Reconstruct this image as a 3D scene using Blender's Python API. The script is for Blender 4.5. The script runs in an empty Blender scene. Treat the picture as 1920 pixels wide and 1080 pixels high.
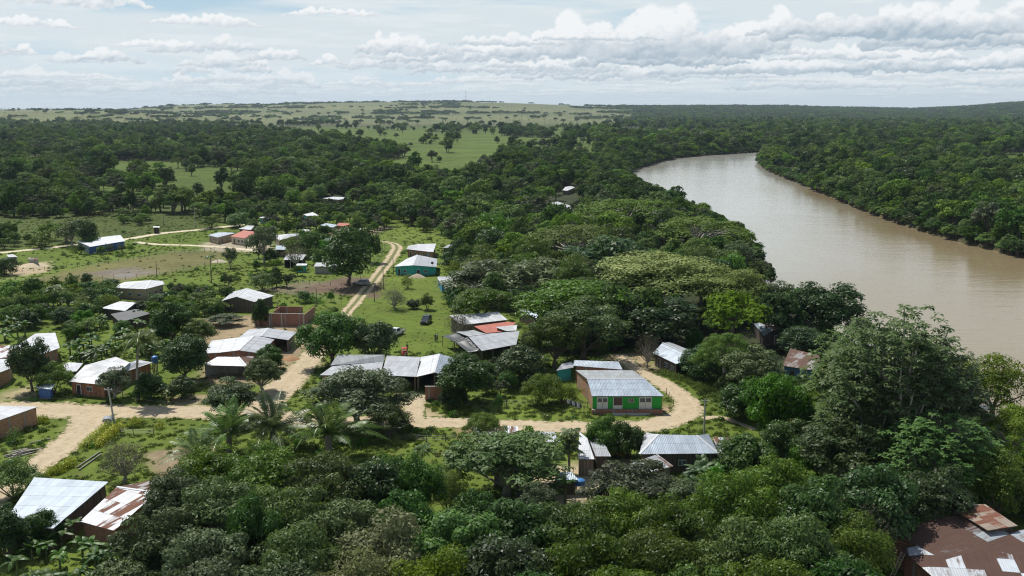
import bpy, math, random
import numpy as np
from mathutils import Vector, Matrix
random.seed(7); rng = np.random.default_rng(11)
C = bpy.context.scene.collection
SC = bpy.context.scene
R = math.radians
CAMH = 50.0; F = 1867.0; TH = math.atan(342/F)
CT, ST = math.cos(TH), math.sin(TH)

# ---------------------------------------------------------------- geometry of the place
def ray(px, py):
    cx = (px-960)/F; cy = -(py-540)/F
    return cx, CT+cy*ST, cy*CT-ST
def P(px, py, z=0.0):
    a, b, c = ray(px, py); t = (z-CAMH)/c
    return Vector((a*t, b*t, z))
def proj(x, y, z):
    x = np.asarray(x, float); y = np.asarray(y, float); dz = np.asarray(z, float)-CAMH
    w = y*CT-dz*ST; v = y*ST+dz*CT
    w = np.maximum(w, .1)
    return 960+F*x/w, 540-F*v/w
ZO = {'f': (0, 0, 1), '3': (0, 360, 3.856), '4': (480, 340, 3.856), '5': (0, 600, 3.856), '6': (440, 560, 3.856), '7': (820, 560, 3.856),
      '8': (1160, 560, 3.856), '9': (960, 330, 3.856), 'A': (820, 580, 9.6), 'B': (370, 540, 6), 'C': (0, 580, 5.4), 'D': (0, 800, 3.856),
      'E': (860, 780, 3.556), 'F': (1640, 920, 6.75), 'G': (380, 390, 6.4), 'H': (1030, 670, 7.68)}
def zp(k, x, y):
    o = ZO[k]; return o[0]+x/o[2], o[1]+y/o[2]
def poly_world(pts, z=0):
    return np.array([[*P(x, y, z)[:2]] for x, y in pts])
def inpoly(poly, x, y):
    x = np.asarray(x, float); y = np.asarray(y, float)
    ins = np.zeros(x.shape, bool); n = len(poly)
    for i in range(n):
        x1, y1 = poly[i]; x2, y2 = poly[(i+1) % n]
        if y1 == y2: continue
        c = ((y1 > y) != (y2 > y)) & (x < (x2-x1)*(y-y1)/(y2-y1)+x1)
        ins ^= c
    return ins
def polydist(poly, x, y, closed=True):
    x = np.asarray(x, float); y = np.asarray(y, float); d = np.full(x.shape, 1e9); n = len(poly)
    for i in range(n if closed else n-1):
        ax, ay = poly[i]; bx, by = poly[(i+1) % n]
        dx, dy = bx-ax, by-ay; L = dx*dx+dy*dy+1e-9
        t = np.clip(((x-ax)*dx+(y-ay)*dy)/L, 0, 1)
        d = np.minimum(d, np.hypot(x-ax-t*dx, y-ay-t*dy))
    return d
LEFT_BANK = [(2300, 1010), (2080, 905), (1940, 820), (1850, 760), (1760, 705), (1660, 655), (1570, 615), (1500, 590), (1455, 560), (1430, 505), (1390, 455), (1330, 415), (1262, 385), (1205, 358), (1172, 330), (1190, 315), (1232, 302), (1275, 293), (1340, 288), (1420, 283), (1520, 280.5), (1700, 279.5)]
RIGHT_BANK = [(1740, 282.5), (1560, 285), (1460, 288), (1430, 292), (1422, 303), (1440, 318), (1492, 338), (1550, 362), (1632, 395), (1720, 425), (1800, 447), (1925, 477), (2150, 520), (2600, 590)]
RIVER = poly_world(LEFT_BANK+RIGHT_BANK, 0)
def sky_profile(px):
    return np.interp(px, [-900, 0, 200, 270, 330, 450, 650, 850, 950, 1100, 1200, 1450, 1560, 1700, 1800, 1870, 1920, 2900],
                     [212, 210, 209, 203, 198, 195, 193, 192, 194, 199, 200, 200, 203, 206, 201, 195, 192, 189])
def nz(x, y, s, seed=0):
    a = seed*1.7
    return (np.sin(x/s+a)+np.sin(y/s*1.13+2*a+np.sin(x/s*.7+a))+np.sin((x*.6+y*.8)/s*1.9+a*3)+np.sin((x*.9-y*.5)/s*2.7+a)*.6)/3.6
def ground_z(x, y):
    x = np.asarray(x, float); y = np.asarray(y, float)
    px = 960+F*x/np.maximum(y, 1)
    top = CAMH+(198-sky_profile(px))*6500/F
    k = np.clip((y-3300)/3200, 0, 1); k = k*k*(3-2*k)
    z = k*(top+nz(x, y, 420, 1)*5)
    far = np.clip((y-6500)/2500, 0, 1); z = z-far*25
    zl = np.clip((y-3000)/500, 0, 1)*np.clip((5600-y)/900, 0, 1)*np.clip((500-px)/300, 0, 1)
    z = np.maximum(z, zl*(CAMH-(208-198)*4200/F+nz(x, y, 190, 3)*2.5))
    m = (y < 2500) & (y > 60)
    if np.any(m):
        xx, yy = x[m] if x.shape else x, y[m] if y.shape else y
        d = polydist(RIVER, xx, yy); ins = inpoly(RIVER, xx, yy)
        sd = np.where(ins, -d, d)
        t = np.clip((sd+3.5)/5.0, 0, 1); t = t*t*(3-2*t)
        zz = (t-1)*6.0
        if x.shape: z[m] = zz
        else: z = zz
    return z
def gz(x, y): return float(ground_z(np.array([x]), np.array([y]))[0])
ROADPTS = []   # filled below, used to keep plants off the roads

# ---------------------------------------------------------------- helpers
def tag(o, label=None, cat=None, group=None, kind=None):
    if label: o['label'] = label
    if cat: o['category'] = cat
    if group: o['group'] = group
    if kind: o['kind'] = kind
    return o
def thing(name, loc, label, cat, group=None, rz=0):
    o = bpy.data.objects.new(name, None); C.objects.link(o); o.location = loc; o.rotation_euler = (0, 0, rz); o.empty_display_size = .3
    return tag(o, label, cat, group)
def npmesh(name, V, Fq, mats=(), smooth=False):
    """V (n,3); Fq list of arrays, each (m,k)"""
    me = bpy.data.meshes.new(name)
    V = np.asarray(V, np.float32); Fs = [np.asarray(f, np.int32) for f in (Fq if isinstance(Fq, list) else [Fq]) if len(f)]
    me.vertices.add(len(V)); me.vertices.foreach_set('co', V.ravel())
    loops = np.concatenate([f.ravel() for f in Fs]); tot = np.concatenate([np.full(len(f), f.shape[1], np.int32) for f in Fs])
    st = np.concatenate([[0], np.cumsum(tot)[:-1]]).astype(np.int32)
    me.loops.add(len(loops)); me.loops.foreach_set('vertex_index', loops)
    me.polygons.add(len(tot)); me.polygons.foreach_set('loop_start', st); me.polygons.foreach_set('loop_total', tot)
    if smooth: me.polygons.foreach_set('use_smooth', np.ones(len(tot), bool))
    for m in mats: me.materials.append(m)
    me.update(calc_edges=True); me.validate()
    return me
class MB:
    def __init__(s): s.v = []; s.f = []
    def add(s, V, Fc):
        n = len(s.v); s.v += [tuple(v) for v in V]; s.f += [tuple(i+n for i in f) for f in Fc]; return s
    def box(s, c, d, rz=0, top=1.0, tilt=None):
        hx, hy, hz = d[0]/2, d[1]/2, d[2]/2
        V = []
        for z, k in ((-hz, 1), (hz, top)):
            for x, y in ((-hx, -hy), (hx, -hy), (hx, hy), (-hx, hy)): V.append(Vector((x*k, y*k, z)))
        M = Matrix.Rotation(rz, 3, 'Z')
        if tilt is not None: M = tilt
        V = [M @ v+Vector(c) for v in V]
        return s.add(V, [(0, 3, 2, 1), (4, 5, 6, 7), (0, 1, 5, 4), (1, 2, 6, 5), (2, 3, 7, 6), (3, 0, 4, 7)])
    def tube(s, pts, rad, n=6, cap=True):
        pts = [Vector(p) for p in pts]; m = len(pts)
        if not hasattr(rad, '__len__'): rad = [rad]*m
        V = []; 
        for i, p in enumerate(pts):
            d = (pts[min(i+1, m-1)]-pts[max(i-1, 0)]).normalized()
            a = d.orthogonal().normalized() if i == 0 else (a-d*a.dot(d)).normalized()
            b = d.cross(a)
            for k in range(n):
                t = 2*math.pi*k/n; V.append(p+(a*math.cos(t)+b*math.sin(t))*rad[i])
        Fc = [(i*n+k, i*n+(k+1) % n, (i+1)*n+(k+1) % n, (i+1)*n+k) for i in range(m-1) for k in range(n)]
        if cap: Fc += [tuple(range(n))[::-1], tuple((m-1)*n+k for k in range(n))]
        return s.add(V, Fc)
    def cyl(s, a, b, r, n=12, r2=None): return s.tube([a, b], [r, r if r2 is None else r2], n)
    def ico(s, c, r, sc=(1, 1, 1), n=10):
        V = []; Fc = []; m = n//2
        for i in range(m+1):
            ph = math.pi*i/m
            for k in range(n):
                t = 2*math.pi*k/n
                V.append((c[0]+r*sc[0]*math.sin(ph)*math.cos(t), c[1]+r*sc[1]*math.sin(ph)*math.sin(t), c[2]+r*sc[2]*math.cos(ph)))
        for i in range(m):
            for k in range(n): Fc.append((i*n+k, (i+1)*n+k, (i+1)*n+(k+1) % n, i*n+(k+1) % n))
        return s.add(V, Fc)
    def mesh(s, name, mats=()):
        me = bpy.data.meshes.new(name); me.from_pydata(s.v, [], s.f); 
        for m in (mats if isinstance(mats, (list, tuple)) else [mats]): me.materials.append(m)
        me.update(); return me
    def build(s, name, mat, parent=None, smooth=False, bevel=0):
        me = s.mesh(name, mat)
        if smooth: me.shade_smooth()
        o = bpy.data.objects.new(name, me); C.objects.link(o)
        if parent: o.parent = parent
        if bevel:
            b = o.modifiers.new('bevel', 'BEVEL'); b.width = bevel; b.segments = 2; b.limit_method = 'ANGLE'
        return o
def link(me, name, parent=None):
    o = bpy.data.objects.new(name, me); C.objects.link(o)
    if parent: o.parent = parent
    return o

# ---------------------------------------------------------------- node helpers
class E:
    def __init__(s, nt, sock): s.nt = nt; s.s = sock
    def _m(s, op, *a, clamp=False):
        n = s.nt.nodes.new('ShaderNodeMath'); n.operation = op; n.use_clamp = clamp
        for i, v in enumerate((s,)+a):
            if isinstance(v, E): s.nt.links.new(v.s, n.inputs[i])
            else: n.inputs[i].default_value = v
        return E(s.nt, n.outputs[0])
    def __add__(s, o): return s._m('ADD', o)
    __radd__ = __add__
    def __mul__(s, o): return s._m('MULTIPLY', o)
    __rmul__ = __mul__
    def __sub__(s, o): return s._m('SUBTRACT', o)
    def __rsub__(s, o): return (s*-1)+o
    def __truediv__(s, o): return s._m('DIVIDE', o)
    def pw(s, o): return s._m('POWER', o)
    def mx(s, o): return s._m('MAXIMUM', o)
    def mn(s, o): return s._m('MINIMUM', o)
    def ab(s): return s._m('ABSOLUTE')
    def fl(s): return s._m('FLOOR')
    def fr(s): return s._m('FRACT')
    def cl(s): return s._m('ADD', 0.0, clamp=True)
    def gt(s, o): return s._m('GREATER_THAN', o)
    def ss(s, a, b, c=0.0, d=1.0, lin=False):
        n = s.nt.nodes.new('ShaderNodeMapRange'); n.interpolation_type = 'LINEAR' if lin else 'SMOOTHSTEP'
        s.nt.links.new(s.s, n.inputs[0])
        for i, v in enumerate((a, b, c, d)): n.inputs[i+1].default_value = v
        return E(s.nt, n.outputs[0])
def comb(nt, x, y, z=0.0):
    n = nt.nodes.new('ShaderNodeCombineXYZ')
    for i, v in enumerate((x, y, z)):
        if isinstance(v, E): nt.links.new(v.s, n.inputs[i])
        else: n.inputs[i].default_value = v
    return n.outputs[0]
def sepxyz(nt, v):
    n = nt.nodes.new('ShaderNodeSeparateXYZ'); nt.links.new(v, n.inputs[0]); return [E(nt, o) for o in n.outputs]
def noise(nt, vec, scale=1.0, detail=3, rough=.55, dist=0.0):
    n = nt.nodes.new('ShaderNodeTexNoise'); nt.links.new(vec, n.inputs['Vector'])
    n.inputs['Scale'].default_value = scale; n.inputs['Detail'].default_value = detail; n.inputs['Roughness'].default_value = rough; n.inputs['Distortion'].default_value = dist
    return E(nt, n.outputs['Fac'])
def vor(nt, vec, scale):
    n = nt.nodes.new('ShaderNodeTexVoronoi'); nt.links.new(vec, n.inputs['Vector']); n.inputs['Scale'].default_value = scale
    return E(nt, n.outputs['Distance'])
def white(nt, vec):
    n = nt.nodes.new('ShaderNodeTexWhiteNoise'); nt.links.new(vec, n.inputs['Vector']); return E(nt, n.outputs['Value'])
def _csock(nt, c, s):
    if isinstance(c, tuple): s.default_value = (*c[:3], 1)
    else: nt.links.new(c, s)
def mix(nt, f, a, b, mode='MIX'):
    n = nt.nodes.new('ShaderNodeMix'); n.data_type = 'RGBA'; n.blend_type = mode
    if isinstance(f, E): nt.links.new(f.s, n.inputs[0])
    else: n.inputs[0].default_value = f
    _csock(nt, a, n.inputs[6]); _csock(nt, b, n.inputs[7])
    return n.outputs[2]
def scale_col(nt, col, f):
    n = nt.nodes.new('ShaderNodeVectorMath'); n.operation = 'SCALE'
    if isinstance(col, tuple): n.inputs[0].default_value = col[:3]
    else: nt.links.new(col, n.inputs[0])
    if isinstance(f, E): nt.links.new(f.s, n.inputs['Scale'])
    else: n.inputs['Scale'].default_value = f
    return n.outputs[0]
def newmat(name):
    m = bpy.data.materials.new(name); m.use_nodes = True; nt = m.node_tree; nt.nodes.clear()
    out = nt.nodes.new('ShaderNodeOutputMaterial'); b = nt.nodes.new('ShaderNodeBsdfPrincipled'); nt.links.new(b.outputs[0], out.inputs[0])
    return m, nt, b, out
def coord(nt, which='Object'):
    n = nt.nodes.new('ShaderNodeTexCoord'); return n.outputs[which]
def position(nt): return nt.nodes.new('ShaderNodeNewGeometry').outputs['Position']
def bump(nt, b, h, strength=.3, dist=.1):
    n = nt.nodes.new('ShaderNodeBump'); n.inputs['Strength'].default_value = strength; n.inputs['Distance'].default_value = dist
    nt.links.new(h.s, n.inputs['Height']); nt.links.new(n.outputs[0], b.inputs['Normal'])
_mc = {}
def plain(name, col, rough=.8, metal=0.0, var=.25, scale=3.0):
    if name in _mc: return _mc[name]
    m, nt, b, o = newmat(name)
    g = position(nt); n1 = noise(nt, g, scale, 4)
    nt.links.new(scale_col(nt, (*col, 1), n1*(2*var)+(1-var)), b.inputs['Base Color'])
    b.inputs['Roughness'].default_value = rough; b.inputs['Metallic'].default_value = metal
    _mc[name] = m; return m

# ---------------------------------------------------------------- materials
def leaf_mat(name, dark, light, rough=.5, spec=.4, trans=.3, tcol=None, vary=.35):
    m, nt, b, out = newmat(name)
    geo = nt.nodes.new('ShaderNodeNewGeometry'); isl = E(nt, geo.outputs['Random Per Island'])
    at = nt.nodes.new('ShaderNodeAttribute'); at.attribute_name = 'tone'; tone = E(nt, at.outputs['Fac'])
    oi = nt.nodes.new('ShaderNodeObjectInfo'); rnd = E(nt, oi.outputs['Random'])
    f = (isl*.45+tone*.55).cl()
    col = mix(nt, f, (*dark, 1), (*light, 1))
    hs = nt.nodes.new('ShaderNodeHueSaturation'); nt.links.new(col, hs.inputs['Color'])
    nt.links.new((rnd*.032+.493).s, hs.inputs['Hue'])
    nt.links.new(((rnd*7.31).fr()*.35+.82).s, hs.inputs['Saturation'])
    nt.links.new(((rnd*13.7).fr()*(2*vary)+(1-vary)).s, hs.inputs['Value'])
    nt.links.new(hs.outputs[0], b.inputs['Base Color']); b.inputs['Roughness'].default_value = rough
    b.inputs['Specular IOR Level'].default_value = spec
    if trans > 0:
        t = nt.nodes.new('ShaderNodeBsdfTranslucent'); nt.links.new(mix(nt, .6, hs.outputs[0], (*(tcol or light), 1)), t.inputs[0])
        mx = nt.nodes.new('ShaderNodeMixShader'); mx.inputs[0].default_value = trans
        nt.links.new(b.outputs[0], mx.inputs[1]); nt.links.new(t.outputs[0], mx.inputs[2]); nt.links.new(mx.outputs[0], out.inputs[0])
    return m
LM = {
 'O': leaf_mat('leaf_olive', (.045, .088, .010), (.155, .230, .032), .46, .24, .3),
 'D': leaf_mat('leaf_dark', (.026, .064, .011), (.080, .148, .026), .44, .26, .28),
 'B': leaf_mat('leaf_bright', (.045, .115, .011), (.125, .25, .028), .5, .22, .35),
 'G': leaf_mat('leaf_grey', (.048, .076, .024), (.14, .185, .066), .52, .26, .25),
 'S': leaf_mat('leaf_saman', (.075, .130, .012), (.185, .27, .030), .6, .2, .32),
 'Y': leaf_mat('leaf_yellow', (.08, .13, .010), (.20, .26, .03), .55, .3, .38),
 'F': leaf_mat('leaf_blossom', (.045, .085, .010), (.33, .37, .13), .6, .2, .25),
 'C': leaf_mat('leaf_rosette', (.065, .12, .032), (.18, .26, .085), .5, .3, .35),
 'T': leaf_mat('leaf_twig', (.06, .06, .03), (.13, .125, .065), .6, .3, .15),
 'M': leaf_mat('leaf_tan', (.10, .12, .04), (.22, .235, .10), .55, .3, .28),
 'R': leaf_mat('leaf_orange', (.20, .09, .02), (.35, .16, .03), .5, .3, .25),
 'P': leaf_mat('leaf_palm', (.06, .11, .022), (.19, .26, .07), .42, .45, .25),
 'N': leaf_mat('leaf_banana', (.035, .085, .012), (.10, .19, .03), .45, .35, .35),
 'X': leaf_mat('leaf_forest', (.042, .088, .013), (.155, .235, .038), .65, .1, .28, vary=.55),
 'W': leaf_mat('leaf_weed', (.075, .115, .018), (.16, .21, .035), .7, .2, .35, vary=.25),
}
BARK = plain('bark_brown', (.13, .10, .075), .85); BARKW = plain('bark_pale', (.33, .30, .25), .8); BARKG = plain('bark_grey', (.2, .18, .15), .85)

def roof_mat(name, base=(.40, .42, .445), rust=0.0, metal=.25, rough=.5, rustcol=(.17, .07, .04), var=.10, sheet=(.9, 2.6), drk=.0):
    m, nt, b, out = newmat(name)
    uv = coord(nt, 'UV'); u, v, _ = sepxyz(nt, uv)
    su = (u/sheet[0]); sv = (v/sheet[1])
    cell = comb(nt, su.fl(), sv.fl(), 3.3); rnd = white(nt, cell)
    oi = nt.nodes.new('ShaderNodeObjectInfo'); orr = E(nt, oi.outputs['Random'])
    off = comb(nt, u+orr*40, v, orr*17)
    n1 = noise(nt, off, .6, 5, .6)
    streak = noise(nt, comb(nt, u*3.0+orr*9, v*.35, 0), 1.0, 4, .6)
    tone = (rnd-.5)*(2*var)+1.0+(n1-.5)*.35+(streak-.5)*.25
    seam = ((su.fr()-.5).ab().ss(.44, .5))*.28+((sv.fr()-.5).ab().ss(.47, .5))*.5
    fine = ((u*26.0)._m('SINE'))
    tone = (tone-seam)*(fine*.03+1.0)
    col = scale_col(nt, (*base, 1), tone)
    # grime and rust that sit on the sheets themselves
    grime = noise(nt, off, 1.7, 6, .7).ss(.52, .75)
    col = mix(nt, grime*.35, col, (.20, .17, .14, 1))
    if rust > 0:
        per = white(nt, comb(nt, su.fl(), sv.fl(), 9.1))
        rm = ((per+(streak-.5)*(.5 if sheet[0] > 1.5 else 1.3)+(n1-.5)*(.4 if sheet[0] > 1.5 else .8))).ss(1-rust-.12, 1-rust+.12)
        rc = mix(nt, streak, (rustcol[0]*.6, rustcol[1]*.6, rustcol[2]*.6, 1), (rustcol[0]*1.5, rustcol[1]*1.45, rustcol[2]*1.3, 1))
        col = mix(nt, rm, col, rc)
        nt.links.new((rm*-metal+metal).s, b.inputs['Metallic']); nt.links.new((rm*.4+rough).s, b.inputs['Roughness'])
    else:
        b.inputs['Metallic'].default_value = metal; nt.links.new((n1*.25+(rough-.1)).s, b.inputs['Roughness'])
    nt.links.new(col, b.inputs['Base Color'])
    bump(nt, b, fine, .25, .03)
    return m
RM = {
 'zinc': roof_mat('zinc_sheet'), 'white': roof_mat('zinc_new_and_sunlit', (.56, .58, .60), 0, .12, .55, var=.10),  # the white also paints sunlight onto some left-hand slopes
 'blue': roof_mat('zinc_blue', (.37, .43, .49), 0, .3, .45), 'grey': roof_mat('grey_and_shaded_sheet', (.33, .355, .365), 0, .0, .8, var=.12),  # the grey also paints shade onto roof slopes facing away
 'lrust': roof_mat('zinc_part_rusted', (.45, .465, .485), rust=.22, rustcol=(.15, .065, .04)), 'srust': roof_mat('zinc_spotted_rust', (.45, .465, .485), rust=-.06, rustcol=(.16, .10, .07), var=.16),
 'rust': roof_mat('zinc_rusted', (.34, .32, .30), rust=.66, rustcol=(.11, .062, .045)), 'drust': roof_mat('roof_dark_rusted', (.42, .47, .50), rust=.80, rustcol=(.085, .046, .035), sheet=(1.7, 3.2)),
 'red': roof_mat('roof_red', (.46, .13, .085), 0, .0, .6, var=.08), 'tarp': roof_mat('tarp_black', (.055, .06, .06), 0, 0, .5, var=.1, sheet=(3, 3)),
 'patch': roof_mat('roof_patched', (.62, .66, .70), rust=.55, rustcol=(.085, .046, .035), sheet=(1.7, 2.4)),
 'tile': roof_mat('roof_old_orange', (.36, .29, .23), rust=.5, rustcol=(.17, .07, .045), sheet=(.8, 1.2)),
}
def wall_mat(name, col, kind='plain'):
    m, nt, b, out = newmat(name)
    g = position(nt); x, y, z = sepxyz(nt, g); n1 = noise(nt, g, .9, 5, .6); n2 = noise(nt, g, 7, 3)
    tone = n1*.5+n2*.2+.65
    c = scale_col(nt, (*col, 1), tone)
    if kind == 'brick':
        s = (x+y*.8)/.30; r = z/.16
        s2 = s+(r.fl()*.5)
        cell = white(nt, comb(nt, s2.fl(), r.fl(), 0)); c = scale_col(nt, c, cell*.5+.75)
        mort = (s2.fr()-.5).ab().ss(.42, .5).mx((r.fr()-.5).ab().ss(.38, .5))
        c = mix(nt, mort*.7, c, (.28, .25, .22, 1))
        colm = ((x+y*.8)/3.1).fr(); pil = (colm-.5).ab().gt(.455)
        c = mix(nt, pil, c, (.27, .26, .25, 1))
    elif kind == 'wood':
        s = (x+y*.9)/.2; cell = white(nt, comb(nt, s.fl(), 0.0, 0)); c = scale_col(nt, c, cell*.7+.6)
        c = mix(nt, (s.fr()-.5).ab().ss(.40, .5)*.8, c, (.03, .025, .02, 1))
    elif kind == 'block':
        s = (x+y*.8)/.42; r = z/.22; s2 = s+(r.fl()*.5)
        mort = (s2.fr()-.5).ab().ss(.44, .5).mx((r.fr()-.5).ab().ss(.42, .5)); c = mix(nt, mort*.5, c, (.2, .19, .18, 1))
    low = z.ss(.0, .7, 1, 0)*(n1.ss(.35, .6)); c = mix(nt, low*.6, c, (.22, .15, .09, 1))
    nt.links.new(c, b.inputs['Base Color']); b.inputs['Roughness'].default_value = .85
    return m
WM = {'green': wall_mat('paint_green', (.03, .36, .05)), 'brick': wall_mat('brick_orange', (.42, .215, .12), 'brick'), 'brickd': wall_mat('brick_dull', (.30, .13, .08), 'brick'),
      'teal': wall_mat('paint_teal', (.04, .36, .34)), 'tealblue': wall_mat('paint_blue', (.05, .28, .42)), 'blue': wall_mat('paint_dark_blue', (.05, .12, .30)),
      'tan': wall_mat('plaster_tan', (.36, .29, .20)), 'cream': wall_mat('plaster_cream', (.52, .46, .36)), 'wood': wall_mat('board_dark', (.10, .08, .06), 'wood'),
      'woodl': wall_mat('board_weathered', (.26, .21, .16), 'wood'), 'woodo': wall_mat('board_rusty', (.34, .15, .08), 'wood'), 'block': wall_mat('block_grey', (.33, .32, .30), 'block'), 'yellow': wall_mat('paint_yellow', (.50, .38, .18)),
      'greyb': wall_mat('paint_grey_blue', (.22, .27, .32)), 'white': wall_mat('paint_white', (.62, .62, .60))}
POSTM = plain('post_wood', (.17, .14, .11)); CONC = plain('concrete', (.42, .41, .39), .85); DARKP = plain('opening_shade', (.02, .02, .02), .5)
WHITEP = plain('frame_white', (.68, .68, .66), .5); GLASS = plain('pane_dark', (.05, .07, .09), .12, var=.1); RIDGE = plain('ridge_metal', (.66, .67, .68), .4, .3, .12)
HAZE, EXPO, DENO = 4e-5, 0.0, True
# ---------------------------------------------------------------- clearings (ground areas, no wood on them)
CLEAR = [poly_world(p) for p in [
 [(185, 303), (260, 301), (370, 303), (470, 318), (490, 345), (500, 375), (430, 392), (250, 400), (170, 385), (140, 350), (200, 330)],
 [(510, 240), (700, 243), (860, 250), (1040, 260), (1075, 268), (1020, 280), (960, 288), (880, 325), (800, 338), (740, 330), (735, 290), (690, 272), (600, 262), (500, 256)],
 [(262, 264), (345, 254), (430, 258), (420, 274), (280, 284)],
 [(1140, 242), (1385, 243), (1400, 256), (1300, 263), (1170, 263)], [(0, 254), (45, 254), (45, 262), (0, 262)],
 [(1815, 296), (1900, 286), (1990, 290), (1990, 326), (1860, 322)],
 [(390, 246), (520, 240), (530, 254), (420, 259)],
]]
VILLAGE = poly_world([(-400, 418), (0, 412), (150, 408), (300, 402), (480, 395), (520, 392), (570, 372), (680, 370), (700, 395), (760, 405), (850, 425), (862, 470), (858, 560), (1000, 600), (1010, 655), (1080, 668), (1180, 655), (1230, 640), (1320, 655), (1350, 700), (1420, 715), (1560, 700), (1640, 760), (1700, 850), (2600, 1100), (3000, 2300), (-1500, 2300), (-1200, 700)])
BARE = [(poly_world(p), c, s) for p, c, s in [
 ([(60, 525), (130, 505), (250, 485), (330, 472), (430, 472), (420, 490), (330, 508), (220, 530), (90, 530)], (.165, .150, .062), 6),
 ([(160, 512), (250, 500), (300, 510), (230, 524)], (.20, .17, .14), 4),
 ([(480, 545), (560, 530), (680, 525), (700, 540), (560, 552)], (.22, .18, .12), 3),
 ([(300, 760), (320, 742), (390, 740), (390, 762)], (.40, .32, .2), 2.0),
 ([(0, 752), (0, 738), (60, 722), (70, 745)], (.36, .30, .18), 2.0),
 ([(165, 790), (90, 865), (0, 945), (0, 900), (100, 830), (140, 795)], (.40, .31, .20), 2.5),
 ([(745, 738), (795, 735), (800, 765), (840, 785), (740, 785)], (.42, .33, .21), 1.5),
 ([(1160, 700), (1240, 760), (1290, 760), (1260, 785), (1180, 770)], (.45, .33, .21), 1.5),
 ([(1130, 668), (1210, 660), (1240, 700), (1180, 700)], (.42, .32, .2), 2),
 ([(850, 790), (960, 800), (960, 835), (860, 825)], (.36, .24, .15), 2),
 ([(980, 880), (1180, 860), (1200, 960), (1000, 970)], (.42, .34, .23), 2.5),
 ([(360, 600), (480, 590), (600, 610), (600, 690), (520, 720), (380, 720)], (.33, .25, .16), 3),
 ([(270, 850), (400, 830), (420, 900), (300, 910)], (.33, .25, .17), 2.5),
 ([(380, 455), (500, 450), (520, 475), (380, 470)], (.42, .36, .27), 3),
 ([(690, 425), (740, 425), (700, 440), (600, 440)], (.36, .29, .2), 3),
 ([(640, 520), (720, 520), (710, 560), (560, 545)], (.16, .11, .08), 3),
 ([(1160, 332), (1200, 318), (1196, 312), (1150, 325)], (.42, .33, .24), 5),
 ([(10, 500), (90, 490), (90, 510), (20, 520)], (.45, .36, .24), 3),
 ([(1500, 650), (1640, 690), (1640, 740), (1480, 700)], (.36, .28, .19), 3),
]]
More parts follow.
